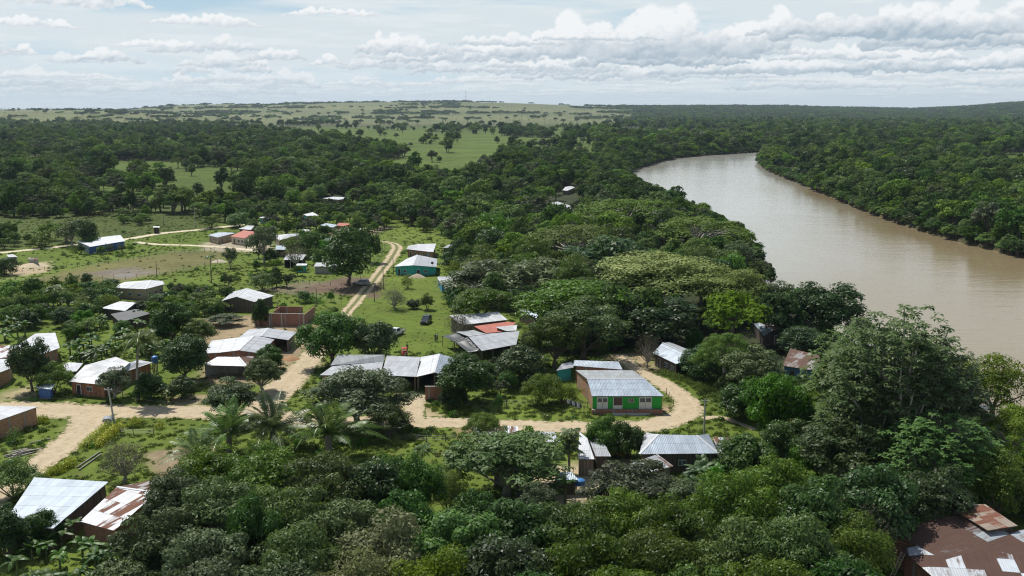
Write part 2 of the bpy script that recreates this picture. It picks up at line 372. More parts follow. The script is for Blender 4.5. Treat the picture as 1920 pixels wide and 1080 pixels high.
# ---------------------------------------------------------------- ground
def build_ground():
    ys = [12.0]
    while ys[-1] < 15500: ys.append(ys[-1]+max(1.1, ys[-1]*.0078))
    ys = np.array(ys); us = np.linspace(-1.05, 1.05, 460)
    Y, U = np.meshgrid(ys, us, indexing='ij'); X = U*(Y+35)
    # finer columns are not needed: the columns fan out with distance
    x, y = X.ravel(), Y.ravel(); z = ground_z(x, y)
    z += np.where((y > 60) & (z > -.1) & (y < 3000), 0, 0)
    n, m = X.shape
    idx = np.arange(n*m).reshape(n, m)
    Fq = np.stack([idx[:-1, :-1], idx[:-1, 1:], idx[1:, 1:], idx[1:, :-1]], -1).reshape(-1, 4)
    px, py = proj(x, y, z*0)
    col = np.zeros((len(x), 3))
    grass = np.array([.098, .150, .020]); grass2 = np.array([.140, .190, .032]); meadow = np.array([.070, .105, .018]); wood = np.array([.045, .055, .025]); sav = np.array([.19, .20, .085]); sav2 = np.array([.12, .14, .065])
    k = np.clip(nz(x, y, 23, 2)*.5+.5, 0, 1)[:, None]; col[:] = wood
    v = inpoly(VILLAGE, x, y); dv = polydist(VILLAGE, x, y)
    kv = np.clip(np.where(v, .5+dv/6, .5-dv/6), 0, 1)[:, None]
    col = col*(1-kv)+kv*(grass*(1-k)+grass2*k)
    for c in CLEAR:
        i = inpoly(c, x, y); d = polydist(c, x, y)+6*nz(x, y, 17, 31); kk = np.clip(np.where(i, .5+d/25, .5-d/25), 0, 1)[:, None]
        kb = np.clip(nz(x, y, 60, 5)*.5+.5, 0, 1)[:, None]
        col = col*(1-kk)+kk*(meadow*(1-kb)+(meadow*1.45)*kb)
    past = poly_world([(-400, 380), (480, 380), (480, 402), (400, 424), (240, 446), (0, 470), (-400, 500)]); i = inpoly(past, x, y); d = polydist(past, x, y); kk = np.clip(np.where(i, .5+d/12, .5-d/12), 0, 1)[:, None]
    col = col*(1-kk)+kk*(np.array([.070, .095, .022])*(.85+.4*k))
    mid = inpoly(CLEAR[1], x, y); col[mid] *= np.array([1.15, 1.1, 1.05])
    mp = poly_world([(560, 238), (1120, 238), (1180, 262), (1120, 300), (960, 330), (800, 345), (690, 340), (690, 290), (540, 262)]); i = inpoly(mp, x, y); kk = (i*.85)[:, None]; col = col*(1-kk)+kk*np.array([.085, .128, .024])*(.8+.5*k)
    # far savanna
    ks = np.clip((y-2300)/700, 0, 1)*np.clip((1330-px)/160, 0, 1)
    kb = np.clip(nz(x*.35, y, 260, 4)*.6+.5, 0, 1)[:, None]
    col = col*(1-ks[:, None])+ks[:, None]*(sav*(1-kb)+sav2*kb)
    kr = np.clip((y-2300)/700, 0, 1)*(1-np.clip((1330-px)/160, 0, 1)); col = col*(1-kr[:, None])+kr[:, None]*np.array([.05, .07, .035])
    for pl, c, s in BARE:
        i = inpoly(pl, x, y); d = polydist(pl, x, y)+nz(x, y, 2.3, 7)*s*.5; kk = np.clip(np.where(i, .5+d/s, .5-d/s), 0, 1)[:, None]*.9
        col = col*(1-kk)+kk*np.array(c)
    bank = .75*np.clip((-z-.2)/1.2, 0, 1)[:, None]*(y < 2500)[:, None]; col = col*(1-bank)+bank*np.array([.14, .10, .05])
    dr = np.zeros(len(x))
    me = npmesh('ground', np.stack([x, y, z], 1), Fq, smooth=True)
    a = me.attributes.new('gcol', 'FLOAT_COLOR', 'POINT'); a.data.foreach_set('color', np.concatenate([col, np.ones((len(x), 1))], 1).astype(np.float32).ravel())
    m_, nt, b, out = newmat('ground_turf')
    at = nt.nodes.new('ShaderNodeAttribute'); at.attribute_name = 'gcol'
    g = position(nt)
    n1 = noise(nt, g, .06, 4, .6); n2 = noise(nt, g, .5, 5, .65); n3 = noise(nt, g, 3.2, 3, .7); n4 = noise(nt, g, .012, 3)
    tone = (n1-.5)*.9+(n2-.5)*1.1+(n3-.5)*.9+(n4-.5)*.6+1.0
    c = scale_col(nt, at.outputs['Color'], tone.mx(.25))
    c = mix(nt, noise(nt, g, .22, 5, .7).ss(.56, .72)*.45, c, (.22, .18, .085, 1))
    c = mix(nt, noise(nt, g, .35, 5, .7).ss(.60, .72)*.5, c, (.045, .075, .018, 1))
    nt.links.new(c, b.inputs['Base Color']); b.inputs['Roughness'].default_value = .95; b.inputs['Specular IOR Level'].default_value = .15
    bump(nt, b, n3+n2*1.5, .5, .35)
    me.materials.append(m_)
    tag(link(me, 'ground'), kind='structure')
build_ground()

# ---------------------------------------------------------------- river
def build_river():
    out = [(2600, 1250)]+LEFT_BANK; 
    V = poly_world(LEFT_BANK+RIGHT_BANK, 0)
    # widen under the banks: the ground sheet cuts the shoreline
    cx, cy = V.mean(0)
    xs = np.linspace(10, 760, 90); ys = np.geomspace(95, 1500, 140)
    X, Y = np.meshgrid(xs, ys); n, m = X.shape; idx = np.arange(n*m).reshape(n, m)
    Fq = np.stack([idx[:-1, :-1], idx[:-1, 1:], idx[1:, 1:], idx[1:, :-1]], -1).reshape(-1, 4)
    cxm = X.ravel()[Fq].mean(1); cym = Y.ravel()[Fq].mean(1)
    keep = inpoly(V, cxm, cym) | (polydist(V, cxm, cym) < 14)
    me = npmesh('river', np.stack([X.ravel(), Y.ravel(), np.full(n*m, -1.5)], 1), Fq[keep])
    mt, nt, b, o = newmat('river_water')
    g = position(nt); x, y, z = sepxyz(nt, g)
    d = noise(nt, comb(nt, x*.012, y*.006, 0), 1, 4, .6, .6); e = noise(nt, comb(nt, x*.06, y*.02, 1), 1, 3)
    side = (x-y*.30).ss(-60, 45, 1, 0)
    c = mix(nt, ((d*.7+e*.3-.5)*1.6+side*1.1-.1).cl(), (.26, .205, .118, 1), (.39, .385, .335, 1))
    nt.links.new(c, b.inputs['Base Color']); b.inputs['IOR'].default_value = 1.33
    nt.links.new((noise(nt, comb(nt, x*.02, y*.01, 4), 1, 3)*.17+.03).s, b.inputs['Roughness'])
    w = noise(nt, comb(nt, x*.28, y*.9, 0), 1, 4, .6)+noise(nt, comb(nt, x*.03, y*.08, 0), 1, 3, .6, 1.2)*2.2
    bump(nt, b, w, .55, .10)
    me.materials.append(mt); tag(link(me, 'river'), kind='structure')
build_river()

# ---------------------------------------------------------------- roads
def road_mat(name, base, twotrack=False):
    m, nt, b, out = newmat(name)
    uv = coord(nt, 'UV'); u, v, _ = sepxyz(nt, uv); g = position(nt)
    n1 = noise(nt, g, .5, 5, .65); n2 = noise(nt, g, 4, 4, .7); n3 = noise(nt, g, 1.2, 4, .6)
    c = scale_col(nt, (*base, 1), (n1-.5)*.55+(n2-.5)*.6+1.0)
    c = mix(nt, n3.ss(.50, .66)*.5, c, (.33, .24, .15, 1))
    tr = ((u.ab()-.42).ab()).ss(.0, .2, 1, 0)*n1; c = mix(nt, tr*.6, c, (.60, .50, .36, 1))
    gcol = mix(nt, n2, (.07, .10, .022, 1), (.15, .18, .05, 1))
    edge = (u.ab()+(n3-.5)*1.5+(n2-.5)*.7).ss(.74, .98)
    if twotrack: edge = edge.mx((u.ab()*-1+(n3-.5)*1.0+.5+(n2-.5)*.4).ss(.10, .34)*.85)
    c = mix(nt, edge, c, gcol)
    nt.links.new(c, b.inputs['Base Color']); b.inputs['Roughness'].default_value = .95; b.inputs['Specular IOR Level'].default_value = .1
    bump(nt, b, n2+n1, .5, .12)
    return m
RMT = {'sand': road_mat('road_sand', (.50, .41, .275)), 'two': road_mat('road_twotrack', (.52, .42, .28), True), 'pale': road_mat('road_pale', (.66, .58, .43))}
def road(name, pts, mat, label=None, z=.03):
    """pts: (px,py,width m) along the centre line on the ground"""
    W = [(P(a, b), w) for a, b, w in pts]; Q = []
    for i in range(len(W)-1):
        p0 = W[max(i-1, 0)]; p1, p2 = W[i], W[i+1]; p3 = W[min(i+2, len(W)-1)]
        n = max(2, int((p2[0]-p1[0]).length/.9))
        for k in range(n):
            t = k/n
            c = .5*((2*p1[0])+(p2[0]-p0[0])*t+(2*p0[0]-5*p1[0]+4*p2[0]-p3[0])*t*t+(3*p1[0]-p0[0]-3*p2[0]+p3[0])*t**3)
            Q.append((c, p1[1]*(1-t)+p2[1]*t))
    Q.append(W[-1]); n = len(Q); V = []; UV = []; L = 0; K = 7
    for i, (c, w) in enumerate(Q):
        d = (Q[min(i+1, n-1)][0]-Q[max(i-1, 0)][0]); d.z = 0; d.normalize(); s = Vector((d.y, -d.x, 0))
        if i: L += (c-Q[i-1][0]).length
        wl = w*.5*(1.12+.10*math.sin(L*.5+c.x*.3)+.08*random.uniform(-1, 1)); wr = w*.5*(1.12+.10*math.sin(L*.37+2)+.08*random.uniform(-1, 1))
        for k in range(K):
            u = -1+2*k/(K-1); q = c+s*(u*(wl if u < 0 else wr)); V.append((q.x, q.y, z)); UV.append((u, L))
        ROADPTS.append((c.x, c.y, w*.5))
    Fc = np.array([(i*K+k, i*K+k+1, (i+1)*K+k+1, (i+1)*K+k) for i in range(n-1) for k in range(K-1)])
    me = npmesh(name, np.array(V), Fc, [mat]); uvl = me.uv_layers.new(name='UVMap'); li = np.empty(len(me.loops), np.int32); me.loops.foreach_get('vertex_index', li)
    uvl.data.foreach_set('uv', np.array(UV, np.float32)[li].ravel())
    return tag(link(me, name), label, kind='structure')
road('dirt_road', [(-160, 768, 8), (0, 766, 8), (100, 770, 8.5), (200, 772, 7.4), (300, 772, 7), (380, 773, 7), (480, 777, 6.5), (600, 788, 6), (740, 792, 5.6), (860, 793, 5.2), (980, 799, 5.6), (1080, 801, 5.6), (1180, 801, 6.2), (1240, 794, 6.0), (1282, 777, 5.0), (1289, 756, 4.2), (1268, 736, 4.4), (1238, 716, 3.8), (1212, 703, 3.2), (1190, 690, 3), (1172, 676, 3.2), (1162, 664, 3)], RMT['sand'])
road('side_road', [(470, 768, 7.5), (505, 750, 7), (530, 725, 6.4), (558, 698, 5.8), (585, 668, 5), (606, 642, 4.2), (626, 616, 3.6)], RMT['sand'], z=.036)
road('side_track', [(620, 624, 3.6), (634, 607, 3.3), (652, 584, 3.1), (674, 558, 3.3), (696, 532, 3.6), (712, 512, 3.8), (728, 492, 4.0), (740, 474, 4.2), (744, 464, 3.8), (738, 457, 3.2), (716, 453, 2.6), (690, 452, 2.2)], RMT['two'], z=.036)
road('track', [(176, 778, 7), (152, 808, 5.6), (117, 838, 4.8), (78, 868, 4.6), (30, 905, 4.6), (-30, 950, 4.6)], RMT['sand'], z=.042)
road('far_road', [(-120, 483, 4), (0, 474, 4), (60, 468, 4), (110, 463, 4), (170, 456, 4), (240, 448, 4), (300, 438, 4.2), (350, 433, 4.2), (400, 428, 4.2), (430, 424, 4.4), (460, 420, 4.4), (490, 417, 4)], RMT['pale'], z=.03)
road('lane', [(255, 454, 3), (290, 458, 3.2), (350, 460, 3.2), (410, 463, 3.5), (460, 468, 4), (490, 471, 3)], RMT['pale'], z=.036)
road('footpath', [(1318, 785, 1.6), (1350, 782, 1.4), (1380, 792, 1.3), (1415, 806, 1.2)], RMT['sand'], z=.03)
road('driveway', [(778, 742, 4), (778, 762, 3.6), (772, 786, 4)], RMT['sand'], z=.04)
RP = np.array(ROADPTS)
def near_road(x, y, pad=.6):
    out = np.zeros(len(x), bool)
    for i in range(0, len(x), 4000):
        d = np.hypot(x[i:i+4000, None]-RP[None, :, 0], y[i:i+4000, None]-RP[None, :, 1])-RP[None, :, 2]
        out[i:i+4000] = d.min(1) < pad
    return out

# ---------------------------------------------------------------- buildings
FOOT = []   # wall footprints, so that plants stay outside
def house(label, zk, quads, roof='zinc', wall='woodl', cat='house', style='solid', name='house', base=0.0, doors=True, over=.35, group=None, frontcol=None, cap=True, door='white'):
    """quads: roof planes, each a list of (x, y, height) corners; roof: material or one per plane"""
    polys = []; allp = []
    def find(v):
        for i, q in enumerate(allp):
            if (q-v).length < .12: return i
        allp.append(v); return len(allp)-1
    for q in quads:
        polys.append([find(P(*zp(zk, a, b), c)) for a, b, c in q])
    for q in polys:   # counter-clockwise from above
        A = sum(allp[q[i]].x*allp[q[(i+1) % len(q)]].y-allp[q[(i+1) % len(q)]].x*allp[q[i]].y for i in range(len(q)))
        if A < 0: q.reverse()
    cen = sum(allp, Vector())/len(allp); org = Vector((cen.x, cen.y, 0))
    t = thing(name, org, label, cat, group)
    roofs = roof if isinstance(roof, (list, tuple)) else [roof]*len(polys)
    # roof: one mesh per material
    ecount = {}
    for q in polys:
        for i in range(len(q)):
            a, b = q[i], q[(i+1) % len(q)]; ecount.setdefault(frozenset((a, b)), []).append((a, b))
    for rm in dict.fromkeys(roofs):
        me = bpy.data.meshes.new('roof'); vv = []; ff = []; uvs = []
        for q, r_ in zip(polys, roofs):
            if r_ != rm: continue
            pts = [allp[i] for i in q]; L = [(pts[(i+1) % len(pts)]-pts[i]) for i in range(len(pts))]
            # eave direction: the edge with the lowest mean height
            k = min(range(len(pts)), key=lambda i: (pts[i].z+pts[(i+1) % len(pts)].z) - .02*L[i].length)
            ud = L[k].normalized(); nrm = Vector()
            for i in range(1, len(pts)-1): nrm += (pts[i]-pts[0]).cross(pts[i+1]-pts[0])
            nrm.normalize(); vd = nrm.cross(ud)
            n0 = len(vv); vv += [tuple(p-org+nrm*.03) for p in pts]; ff.append(list(range(n0, n0+len(pts))))
            uvs += [((p-pts[k]).dot(ud), (p-pts[k]).dot(vd)) for p in pts]
        me.from_pydata(vv, [], ff); me.materials.append(RM[rm]); uvl = me.uv_layers.new(name='UVMap')
        for lp in me.loops: uvl.data[lp.index].uv = uvs[lp.vertex_index]
        me.update(); o = link(me, 'roof', t); s = o.modifiers.new('thick', 'SOLIDIFY'); s.thickness = .06; s.offset = 1
    if cap:
        for e, l in ecount.items():
            if len(l) == 2:
                a, b = l[0]
                if (allp[a].z+allp[b].z)/2 > cen.z-.2:
                    d = (allp[b]-allp[a]); mb = MB(); mid = (allp[a]+allp[b])/2-org+Vector((0, 0, .11))
                    rot = d.to_track_quat('X', 'Z').to_matrix(); mb.box(mid, (d.length, .36, .05), tilt=rot); mb.build('ridge_cap', RIDGE, t)
    # walls under the boundary
    bnd = [l[0] for l in ecount.values() if len(l) == 1]
    inset = {}
    for i, p in enumerate(allp):
        d = Vector((cen.x-p.x, cen.y-p.y, 0)); Ld = d.length or 1
        inset[i] = Vector((p.x, p.y, p.z-.05))+d/Ld*min(over*1.3, Ld*.3)
    wm = WM[wall]; mb = MB(); wl = []
    FOOT.append(np.array([(inset[a].x, inset[a].y) for a, b in bnd]+[(cen.x, cen.y)]))
    for a, b in bnd:
        A, B = inset[a], inset[b]; d = B-A; d.z = 0; L = d.length
        if L < .5: continue
        nrm = Vector((d.y, -d.x, 0)).normalized()   # outward for ccw
        facing = nrm.dot((-A).normalized()*Vector((1, 1, 0)) if False else Vector((-A.x, -A.y, 0)).normalized())
        wl.append((A, B, L, nrm, facing))
    posts = []
    for A, B, L, nrm, facing in wl:
        solid = style == 'solid' or (style == 'open' and facing < .15) or (style == 'half' and facing < .75)
        if solid:
            mb.add([Vector((A.x, A.y, base))-org, Vector((B.x, B.y, base))-org, B-org, A-org], [(0, 1, 2, 3)])
        else:
            n = max(1, round(L/3.2))
            for k in range(n+1):
                q = A.lerp(B, k/n)
                if all((Vector((q.x-p.x, q.y-p.y, 0))).length > .6 for p in posts): posts.append(q)
    if mb.f:
        o = mb.build('wall', wm, t); s = o.modifiers.new('thick', 'SOLIDIFY'); s.thickness = .13; s.offset = -1
    for q in posts:
        m2 = MB(); m2.cyl((q.x-org.x, q.y-org.y, 0), (q.x-org.x, q.y-org.y, q.z), .09, 6); m2.build('post', POSTM, t)
    if doors:
        for A, B, L, nrm, facing in wl:
            if facing < .25 or L < 3.4 or style == 'open' or (style == 'half' and facing >= .75): continue
            h = min(A.z, B.z)-base; dr = (B-A); dr.z = 0; dr.normalize(); rz = math.atan2(dr.y, dr.x)
            def place(t_, w, hh, sill, nm):
                c = A+dr*(L*t_); c = Vector((c.x, c.y, base+sill+hh/2))-org+nrm*.03
                f = MB(); f.box(c, (w, .10, hh), rz); f = f.build(nm, WHITEP if door == 'white' else POSTM, t)
                g = MB()
                if nm == 'window':
                    for sx in (-.25, .25):
                        g.box(c+dr*(w*sx)+nrm*.03, (w*.42, .09, hh*.84), rz)
                    g.build('pane', GLASS, f)
                else:
                    g.box(c+nrm*.03, (w*.8, .09, hh*.9), rz); g.build('doorway_fill', DARKP if random.random() < .6 else plain('door_brown', (.16, .10, .06)), f)  # black panels paint the shade of an open doorway, brown ones are leaves
            if h > 1.7:
                place(.30 if L < 6 else .22, .95, min(1.95, h-.15), .02, 'door')
                place(.68 if L < 6 else .55, 1.1, .85, .95 if h > 2.0 else .6, 'window')
                if L > 8: place(.82, 1.1, .85, .95 if h > 2.0 else .6, 'window')
    return t, wl, org
# ---------------------------------------------------------------- the houses
# green house by the bend
gh, wl, org = house('bright green house with grey zinc roof beside the road bend', '7',
    [[(1118, 708, 2.9), (1640, 708, 2.9), (1500, 583, 3.9), (1082, 583, 3.9)], [(1082, 583, 3.9), (1500, 583, 3.9), (1412, 521, 3.2), (1000, 520, 3.2)]],
    roof=['blue', 'grey'], wall='brick', base=0, doors=False, over=.25)  # darker sheet on the back slope paints in its shade
A = P(*zp('7', 1122, 708), 2.8); B = P(*zp('7', 1622, 708), 2.8)
d = (B-A); d.z = 0; Lg = d.length; d.normalize(); nrm = Vector((d.y, -d.x, 0)); rz = math.atan2(d.y, d.x)
A = A+nrm*.14; 
mb = MB(); c0 = A+d*(Lg/2)-org; c0.z = .8+1.0; mb.box(c0+nrm*.02, (Lg, .16, 2.0), rz); mb.build('front_wall', WM['green'], gh)
mb = MB(); c0.z = .4; mb.box(c0+nrm*.35, (Lg+.2, .9, .78), rz); mb.build('plinth', WM['brickd'], gh)
mb = MB(); c0.z = .15; mb.box(c0+nrm*1.1+d*.6, (Lg*.55, .6, .3), rz); mb.build('step', CONC, gh)
def on_front(x0, x1, z0, z1, nm, mat, off=.12, par=gh, th=.08):
    s0 = (x0-1122)/500*Lg; s1 = (x1-1122)/500*Lg; c = A+d*((s0+s1)/2)-org+nrm*off; c.z = .8+(z0+z1)/2
    m2 = MB(); m2.box(c, (s1-s0, th, z1-z0), rz); return m2.build(nm, mat, par)
for x0, x1 in ((1153, 1233), (1458, 1550)):
    o = on_front(x0, x1, .0, 1.95, 'door', WHITEP)
    xm = (x0+x1)/2
    on_front(x0+6, xm-4, 1.15, 1.8, 'pane', GLASS, .17, o); on_front(xm+4, x1-6, 1.15, 1.8, 'pane', GLASS, .17, o)
    on_front(xm-1.2, xm+1.2, .05, 1.1, 'rail', CONC, .17, o)
o = on_front(1270, 1338, .0, 1.95, 'door', WHITEP); on_front(1275, 1336, .62, 1.93, 'grille', plain('grille_dark', (.10, .05, .05), .6), .17, o)
o = on_front(1382, 1420, 1.0, 1.75, 'window', plain('frame_pink', (.55, .42, .42))); on_front(1388, 1399, 1.08, 1.7, 'pane', GLASS, .17, o); on_front(1403, 1415, 1.08, 1.7, 'pane', GLASS, .17, o)
H = house
H('small turquoise lean-to shed behind the green house', '7', [[(858, 524, 2.3), (985, 500, 2.3), (972, 458, 2.9), (900, 474, 2.9)]], 'srust', 'teal', 'shed', name='shed', doors=False)
H('long shaded zinc roof annex directly behind the green house', '7', [[(982, 488, 2.9), (1340, 516, 2.9), (1310, 458, 3.5), (990, 448, 3.5)]], 'blue', 'brickd', 'shed', name='annex', doors=False)
H('open dark timber barn with pale grey gable roof at the end of the sandy lane', '8', [[(245, 395, 2.5), (415, 475, 2.5), (548, 430, 3.7), (318, 322, 3.7)], [(318, 322, 3.7), (548, 430, 3.7), (570, 398, 2.8), (372, 318, 2.9)]], ['blue', 'grey'], 'wood', 'barn', 'half', name='barn')
# cluster with tarps in the centre
H('long white zinc roof shed behind the red roofed sheds', 'A', [[(440, 290, 2.7), (1265, 195, 2.7), (1090, 50, 3.6), (215, 115, 3.6)]], 'white', 'wood', 'shed', name='shed', doors=False)
H('red roofed shed with a white panel gap, in front of the long white shed', 'A', [[(880, 436, 2.7), (1235, 402, 2.7), (1420, 250, 3.2), (1270, 228, 3.3), (655, 310, 3.2)]], 'red', 'brickd', 'shed', name='shed', doors=False, over=.5)
H('small blue grey roof panel house next to the red roof', 'A', [[(1245, 398, 2.9), (1420, 388, 2.9), (1440, 285, 3.5), (1040, 325, 3.5)]], 'white', 'wood', 'shed', name='shed', doors=False)
H('open gabled zinc hall with dark tarps at its left side', 'A', [[(800, 755, 2.5), (1420, 640, 2.5), (1480, 395, 3.8), (870, 450, 3.8), (550, 490, 3.8)], [(550, 490, 3.8), (870, 450, 3.8), (650, 378, 2.9), (340, 412, 2.9)]], ['zinc', 'grey'], 'wood', 'hall', 'open', name='hall')
def canopy(label, zk, pts, marks=False):
    allp = [P(*zp(zk, a, b), c) for a, b, c in pts]; cen = sum(allp, Vector())/4; org = Vector((cen.x, cen.y, 0))
    t = thing('canopy', org, label, 'canopy')
    n = 8; V = []; Fc = []
    for i in range(n+1):
        for k in range(n+1):
            u, v = i/n, k/n
            p = allp[0].lerp(allp[1], u).lerp(allp[3].lerp(allp[2], u), v); p.z -= .35*math.sin(math.pi*u)*math.sin(math.pi*v); V.append(p-org)
    for i in range(n):
        for k in range(n): Fc.append((i*(n+1)+k, (i+1)*(n+1)+k, (i+1)*(n+1)+k+1, i*(n+1)+k+1))
    mb = MB(); mb.add(V, Fc); o = mb.build('tarp', plain('tarp_plastic', (.045, .05, .05), .42, 0, .2), t, smooth=True); s = o.modifiers.new('t', 'SOLIDIFY'); s.thickness = .03
    for q in allp:
        m2 = MB(); m2.cyl((q.x-org.x, q.y-org.y, 0), (q.x-org.x, q.y-org.y, q.z), .07, 6); m2.build('post', POSTM, t)
    if marks:   # faded white strokes of lettering along the upper edge
        mb = MB(); R_ = random.Random(3)
        for k in range(11):
            u = .08+.08*k
            p = allp[0].lerp(allp[1], .94).lerp(allp[3].lerp(allp[2], .94), 0) if False else allp[1].lerp(allp[2], u)*.9+allp[0].lerp(allp[3], u)*.1
            p = p-org; p.z -= .35*math.sin(math.pi*.9)*math.sin(math.pi*u)-.10
            along = (allp[2]-allp[1]).normalized(); side = (allp[0]-allp[1]).normalized()
            for s_ in range(2+k % 2):
                a = p+along*(R_.uniform(-.25, .25))+side*R_.uniform(-.3, .3); dirv = (side if s_ % 2 else along)
                mb.box(a, (.10 if s_ % 2 else .32, .32 if s_ % 2 else .10, .02), math.atan2(along.y, along.x))
        mb.build('lettering', WHITEP, t)
    return t
canopy('black plastic sheet canopy on thin posts, at the far corner of the open hall', 'A', [(95, 480, 2.3), (300, 578, 2.3), (535, 492, 3.1), (340, 418, 2.9)])
canopy('dark grey tarp with faded white lettering hung along the open hall', 'A', [(560, 775, 2.2), (770, 748, 2.5), (540, 498, 3.6), (312, 578, 2.6)], True)
H('curved pale zinc shed behind the white shed among dark trees', '7', [[(590, 82, 2.5), (715, 142, 2.5), (740, 120, 3.1), (640, 76, 3.1)]], 'blue', 'wood', 'shed', name='shed', doors=False)
# near centre buildings
H('grey zinc roof with a raised parapet wall beside the two dark mango trees', '6', [[(615, 556, 2.6), (1050, 566, 2.6), (1075, 462, 3.0), (760, 452, 3.0)]], 'zinc', 'brickd', 'house')
H('raised grey roof strip with red edge behind the parapet house', '6', [[(692, 486, 3.0), (1080, 460, 3.0), (1085, 408, 4.0), (742, 408, 4.0)]], ['grey'], 'brickd', 'house', doors=False)
H('workshop with light corrugated roof and open garage beside the brick wall', '6', [[(1060, 556, 2.7), (1312, 568, 2.7), (1342, 425, 3.5), (1100, 415, 3.5)]], 'zinc', 'brickd', 'workshop', 'half', name='workshop')
H('gabled shed with very bright white left roof slope, next to the workshop', '6', [[(1314, 568, 2.7), (1442, 538, 3.8), (1480, 402, 3.8), (1346, 425, 2.8)], [(1442, 538, 3.8), (1565, 560, 2.8), (1602, 436, 2.8), (1480, 402, 3.8)]], ['white', 'blue'], 'block', 'shed', 'half', name='gabled_shed')  # whiter left slope carries its sunlight in the sheet colour
t = thing('brick_wall', P(*zp('6', 1455, 738)), 'freestanding red brick wall panel in front of the gabled shed', 'wall')
mb = MB(); A0 = P(*zp('6', 1378, 742)); B0 = P(*zp('6', 1530, 742)); mb.box((0, 0, 1.25), ((B0-A0).length, .25, 2.5)); mb.build('panel', WM['brickd'], t)
mb = MB(); mb.box((0, 0, 2.56), ((B0-A0).length+.1, .3, .1)); mb.build('coping', CONC, t)
# left middle group
H('dark open barn with bright white gabled roof at the edge of the field', 'B', [[(270, 150, 2.6), (440, 102, 3.7), (562, 5, 3.7), (400, 45, 2.6)], [(440, 102, 3.7), (642, 160, 2.6), (866, 90, 2.6), (562, 5, 3.7)]], ['zinc', 'white'], 'wood', 'barn', name='barn', doors=False)
H('zinc roof shed with an open right end standing below the unfinished brick house', 'B', [[(475, 556, 2.7), (714, 545, 3.3), (800, 455, 3.3), (582, 470, 2.7)], [(714, 545, 3.3), (1026, 590, 2.5), (1117, 500, 2.5), (800, 455, 3.3)]], ['zinc', 'zinc'], 'wood', 'shed', 'half', name='shed', doors=False)
H('wide silver gabled house roof between the open shed and the hip roofed porch', 'B', [[(75, 742, 2.6), (240, 732, 2.6), (465, 706, 3.5), (640, 540, 3.5), (375, 578, 2.7), (160, 598, 2.6)], [(465, 706, 3.5), (702, 738, 2.6), (882, 572, 2.6), (640, 540, 3.5)]], ['white', 'srust'], 'brickd', 'house')
H('hip roofed porch house with rusty right slope', 'B', [[(60, 872, 2.3), (556, 886, 2.3), (462, 780, 3.2), (226, 778, 3.2)], [(556, 886, 2.3), (640, 800, 2.4), (640, 770, 2.8), (462, 780, 3.2)]], ['zinc', 'rust'], 'block', 'house', 'half')
# unfinished brick building: walls without a roof
t = thing('unfinished_house', P(*zp('B', 930, 425)), 'roofless unfinished brick house beside the white roofed barn', 'house')
o0 = Vector(t.location); A0 = P(*zp('B', 652, 425)); B0 = P(*zp('B', 1200, 432)); dd = (B0-A0); Lb = dd.length; dd.normalize(); nn = Vector((-dd.y, dd.x, 0)); rz = math.atan2(dd.y, dd.x)
FOOT.append(np.array([(q.x, q.y) for q in (A0, B0, B0+nn*10, A0+nn*10)]))
for a, b, h in ((A0, B0, 2.9), (A0+nn*.2, A0+nn*10, 2.7), (B0+nn*.2, B0+nn*10, 2.7), (A0+nn*10+dd*2, A0+nn*10+dd*8.5, 2.6), (A0+nn*5+dd*3, A0+nn*9.8+dd*3, 2.5)):
    mb = MB(); m_ = (a+b)/2-o0; m_.z = h/2; e = b-a; mb.box(m_, (e.length, .18, h), math.atan2(e.y, e.x)); mb.build('wall', WM['brickd'], t)
mb = MB(); m_ = (A0+B0)/2-o0; m_.z = 2.97; mb.box(m_, (Lb, .24, .12), rz); mb.build('ring_beam', CONC, t)
for s_ in (0, .3, .55, 1):
    mb = MB(); m_ = A0.lerp(B0, s_)-o0-nn*.12; m_.z = 1.45; mb.box(m_, (.28, .1, 2.9), rz); mb.build('column', CONC, t)
# left edge group
H('large zinc roof warehouse with rust streaks at the left edge, brick side wall', 'C', [[(-110, 490, 2.6), (150, 503, 2.6), (400, 468, 2.6), (175, 370, 3.3), (-110, 362, 3.3)], [(400, 468, 2.6), (606, 395, 2.7), (560, 240, 3.7), (355, 250, 3.7), (175, 370, 3.3)]], ['lrust', 'zinc'], 'brick', 'warehouse', name='warehouse', doors=False)
H('red brick hut with narrow zinc roof at the left edge below the warehouse', 'C', [[(-120, 690, 2.6), (100, 605, 2.6), (135, 510, 3.2), (-120, 500, 3.2)]], 'zinc', 'brick', 'hut', name='hut', doors=False)
H('small low zinc roof between the leafy tree and the palm house', 'C', [[(680, 642, 2.3), (775, 632, 2.3), (842, 550, 2.8), (700, 540, 2.8), (640, 562, 2.6)]], 'zinc', 'wood', 'shed', name='shed', doors=False)
H('palm house with large zinc roof of stepped sheets', 'C', [[(698, 736, 2.4), (1045, 769, 2.4), (1310, 540, 3.5), (1172, 485, 3.7), (862, 570, 3.4)], [(1045, 769, 2.4), (1250, 640, 2.4), (1545, 540, 2.7), (1390, 512, 3.4), (1310, 540, 3.5)]], ['srust', 'white'], 'woodo', 'house', 'solid')
H('brick building with ribbed zinc roof at the left edge by the road fork', '5', [[(-160, 790, 2.9), (0, 727, 2.9), (275, 631, 2.9), (-160, 618, 3.6)]], 'zinc', 'brick', 'building', name='brick_building', doors=False, over=.25)
H('small blue walled hut under the leafy tree by the road', 'C', [[(360, 800, 1.9), (520, 815, 1.9), (560, 760, 2.3), (400, 745, 2.3)]], 'blue', 'blue', 'hut', name='hut', doors=False)
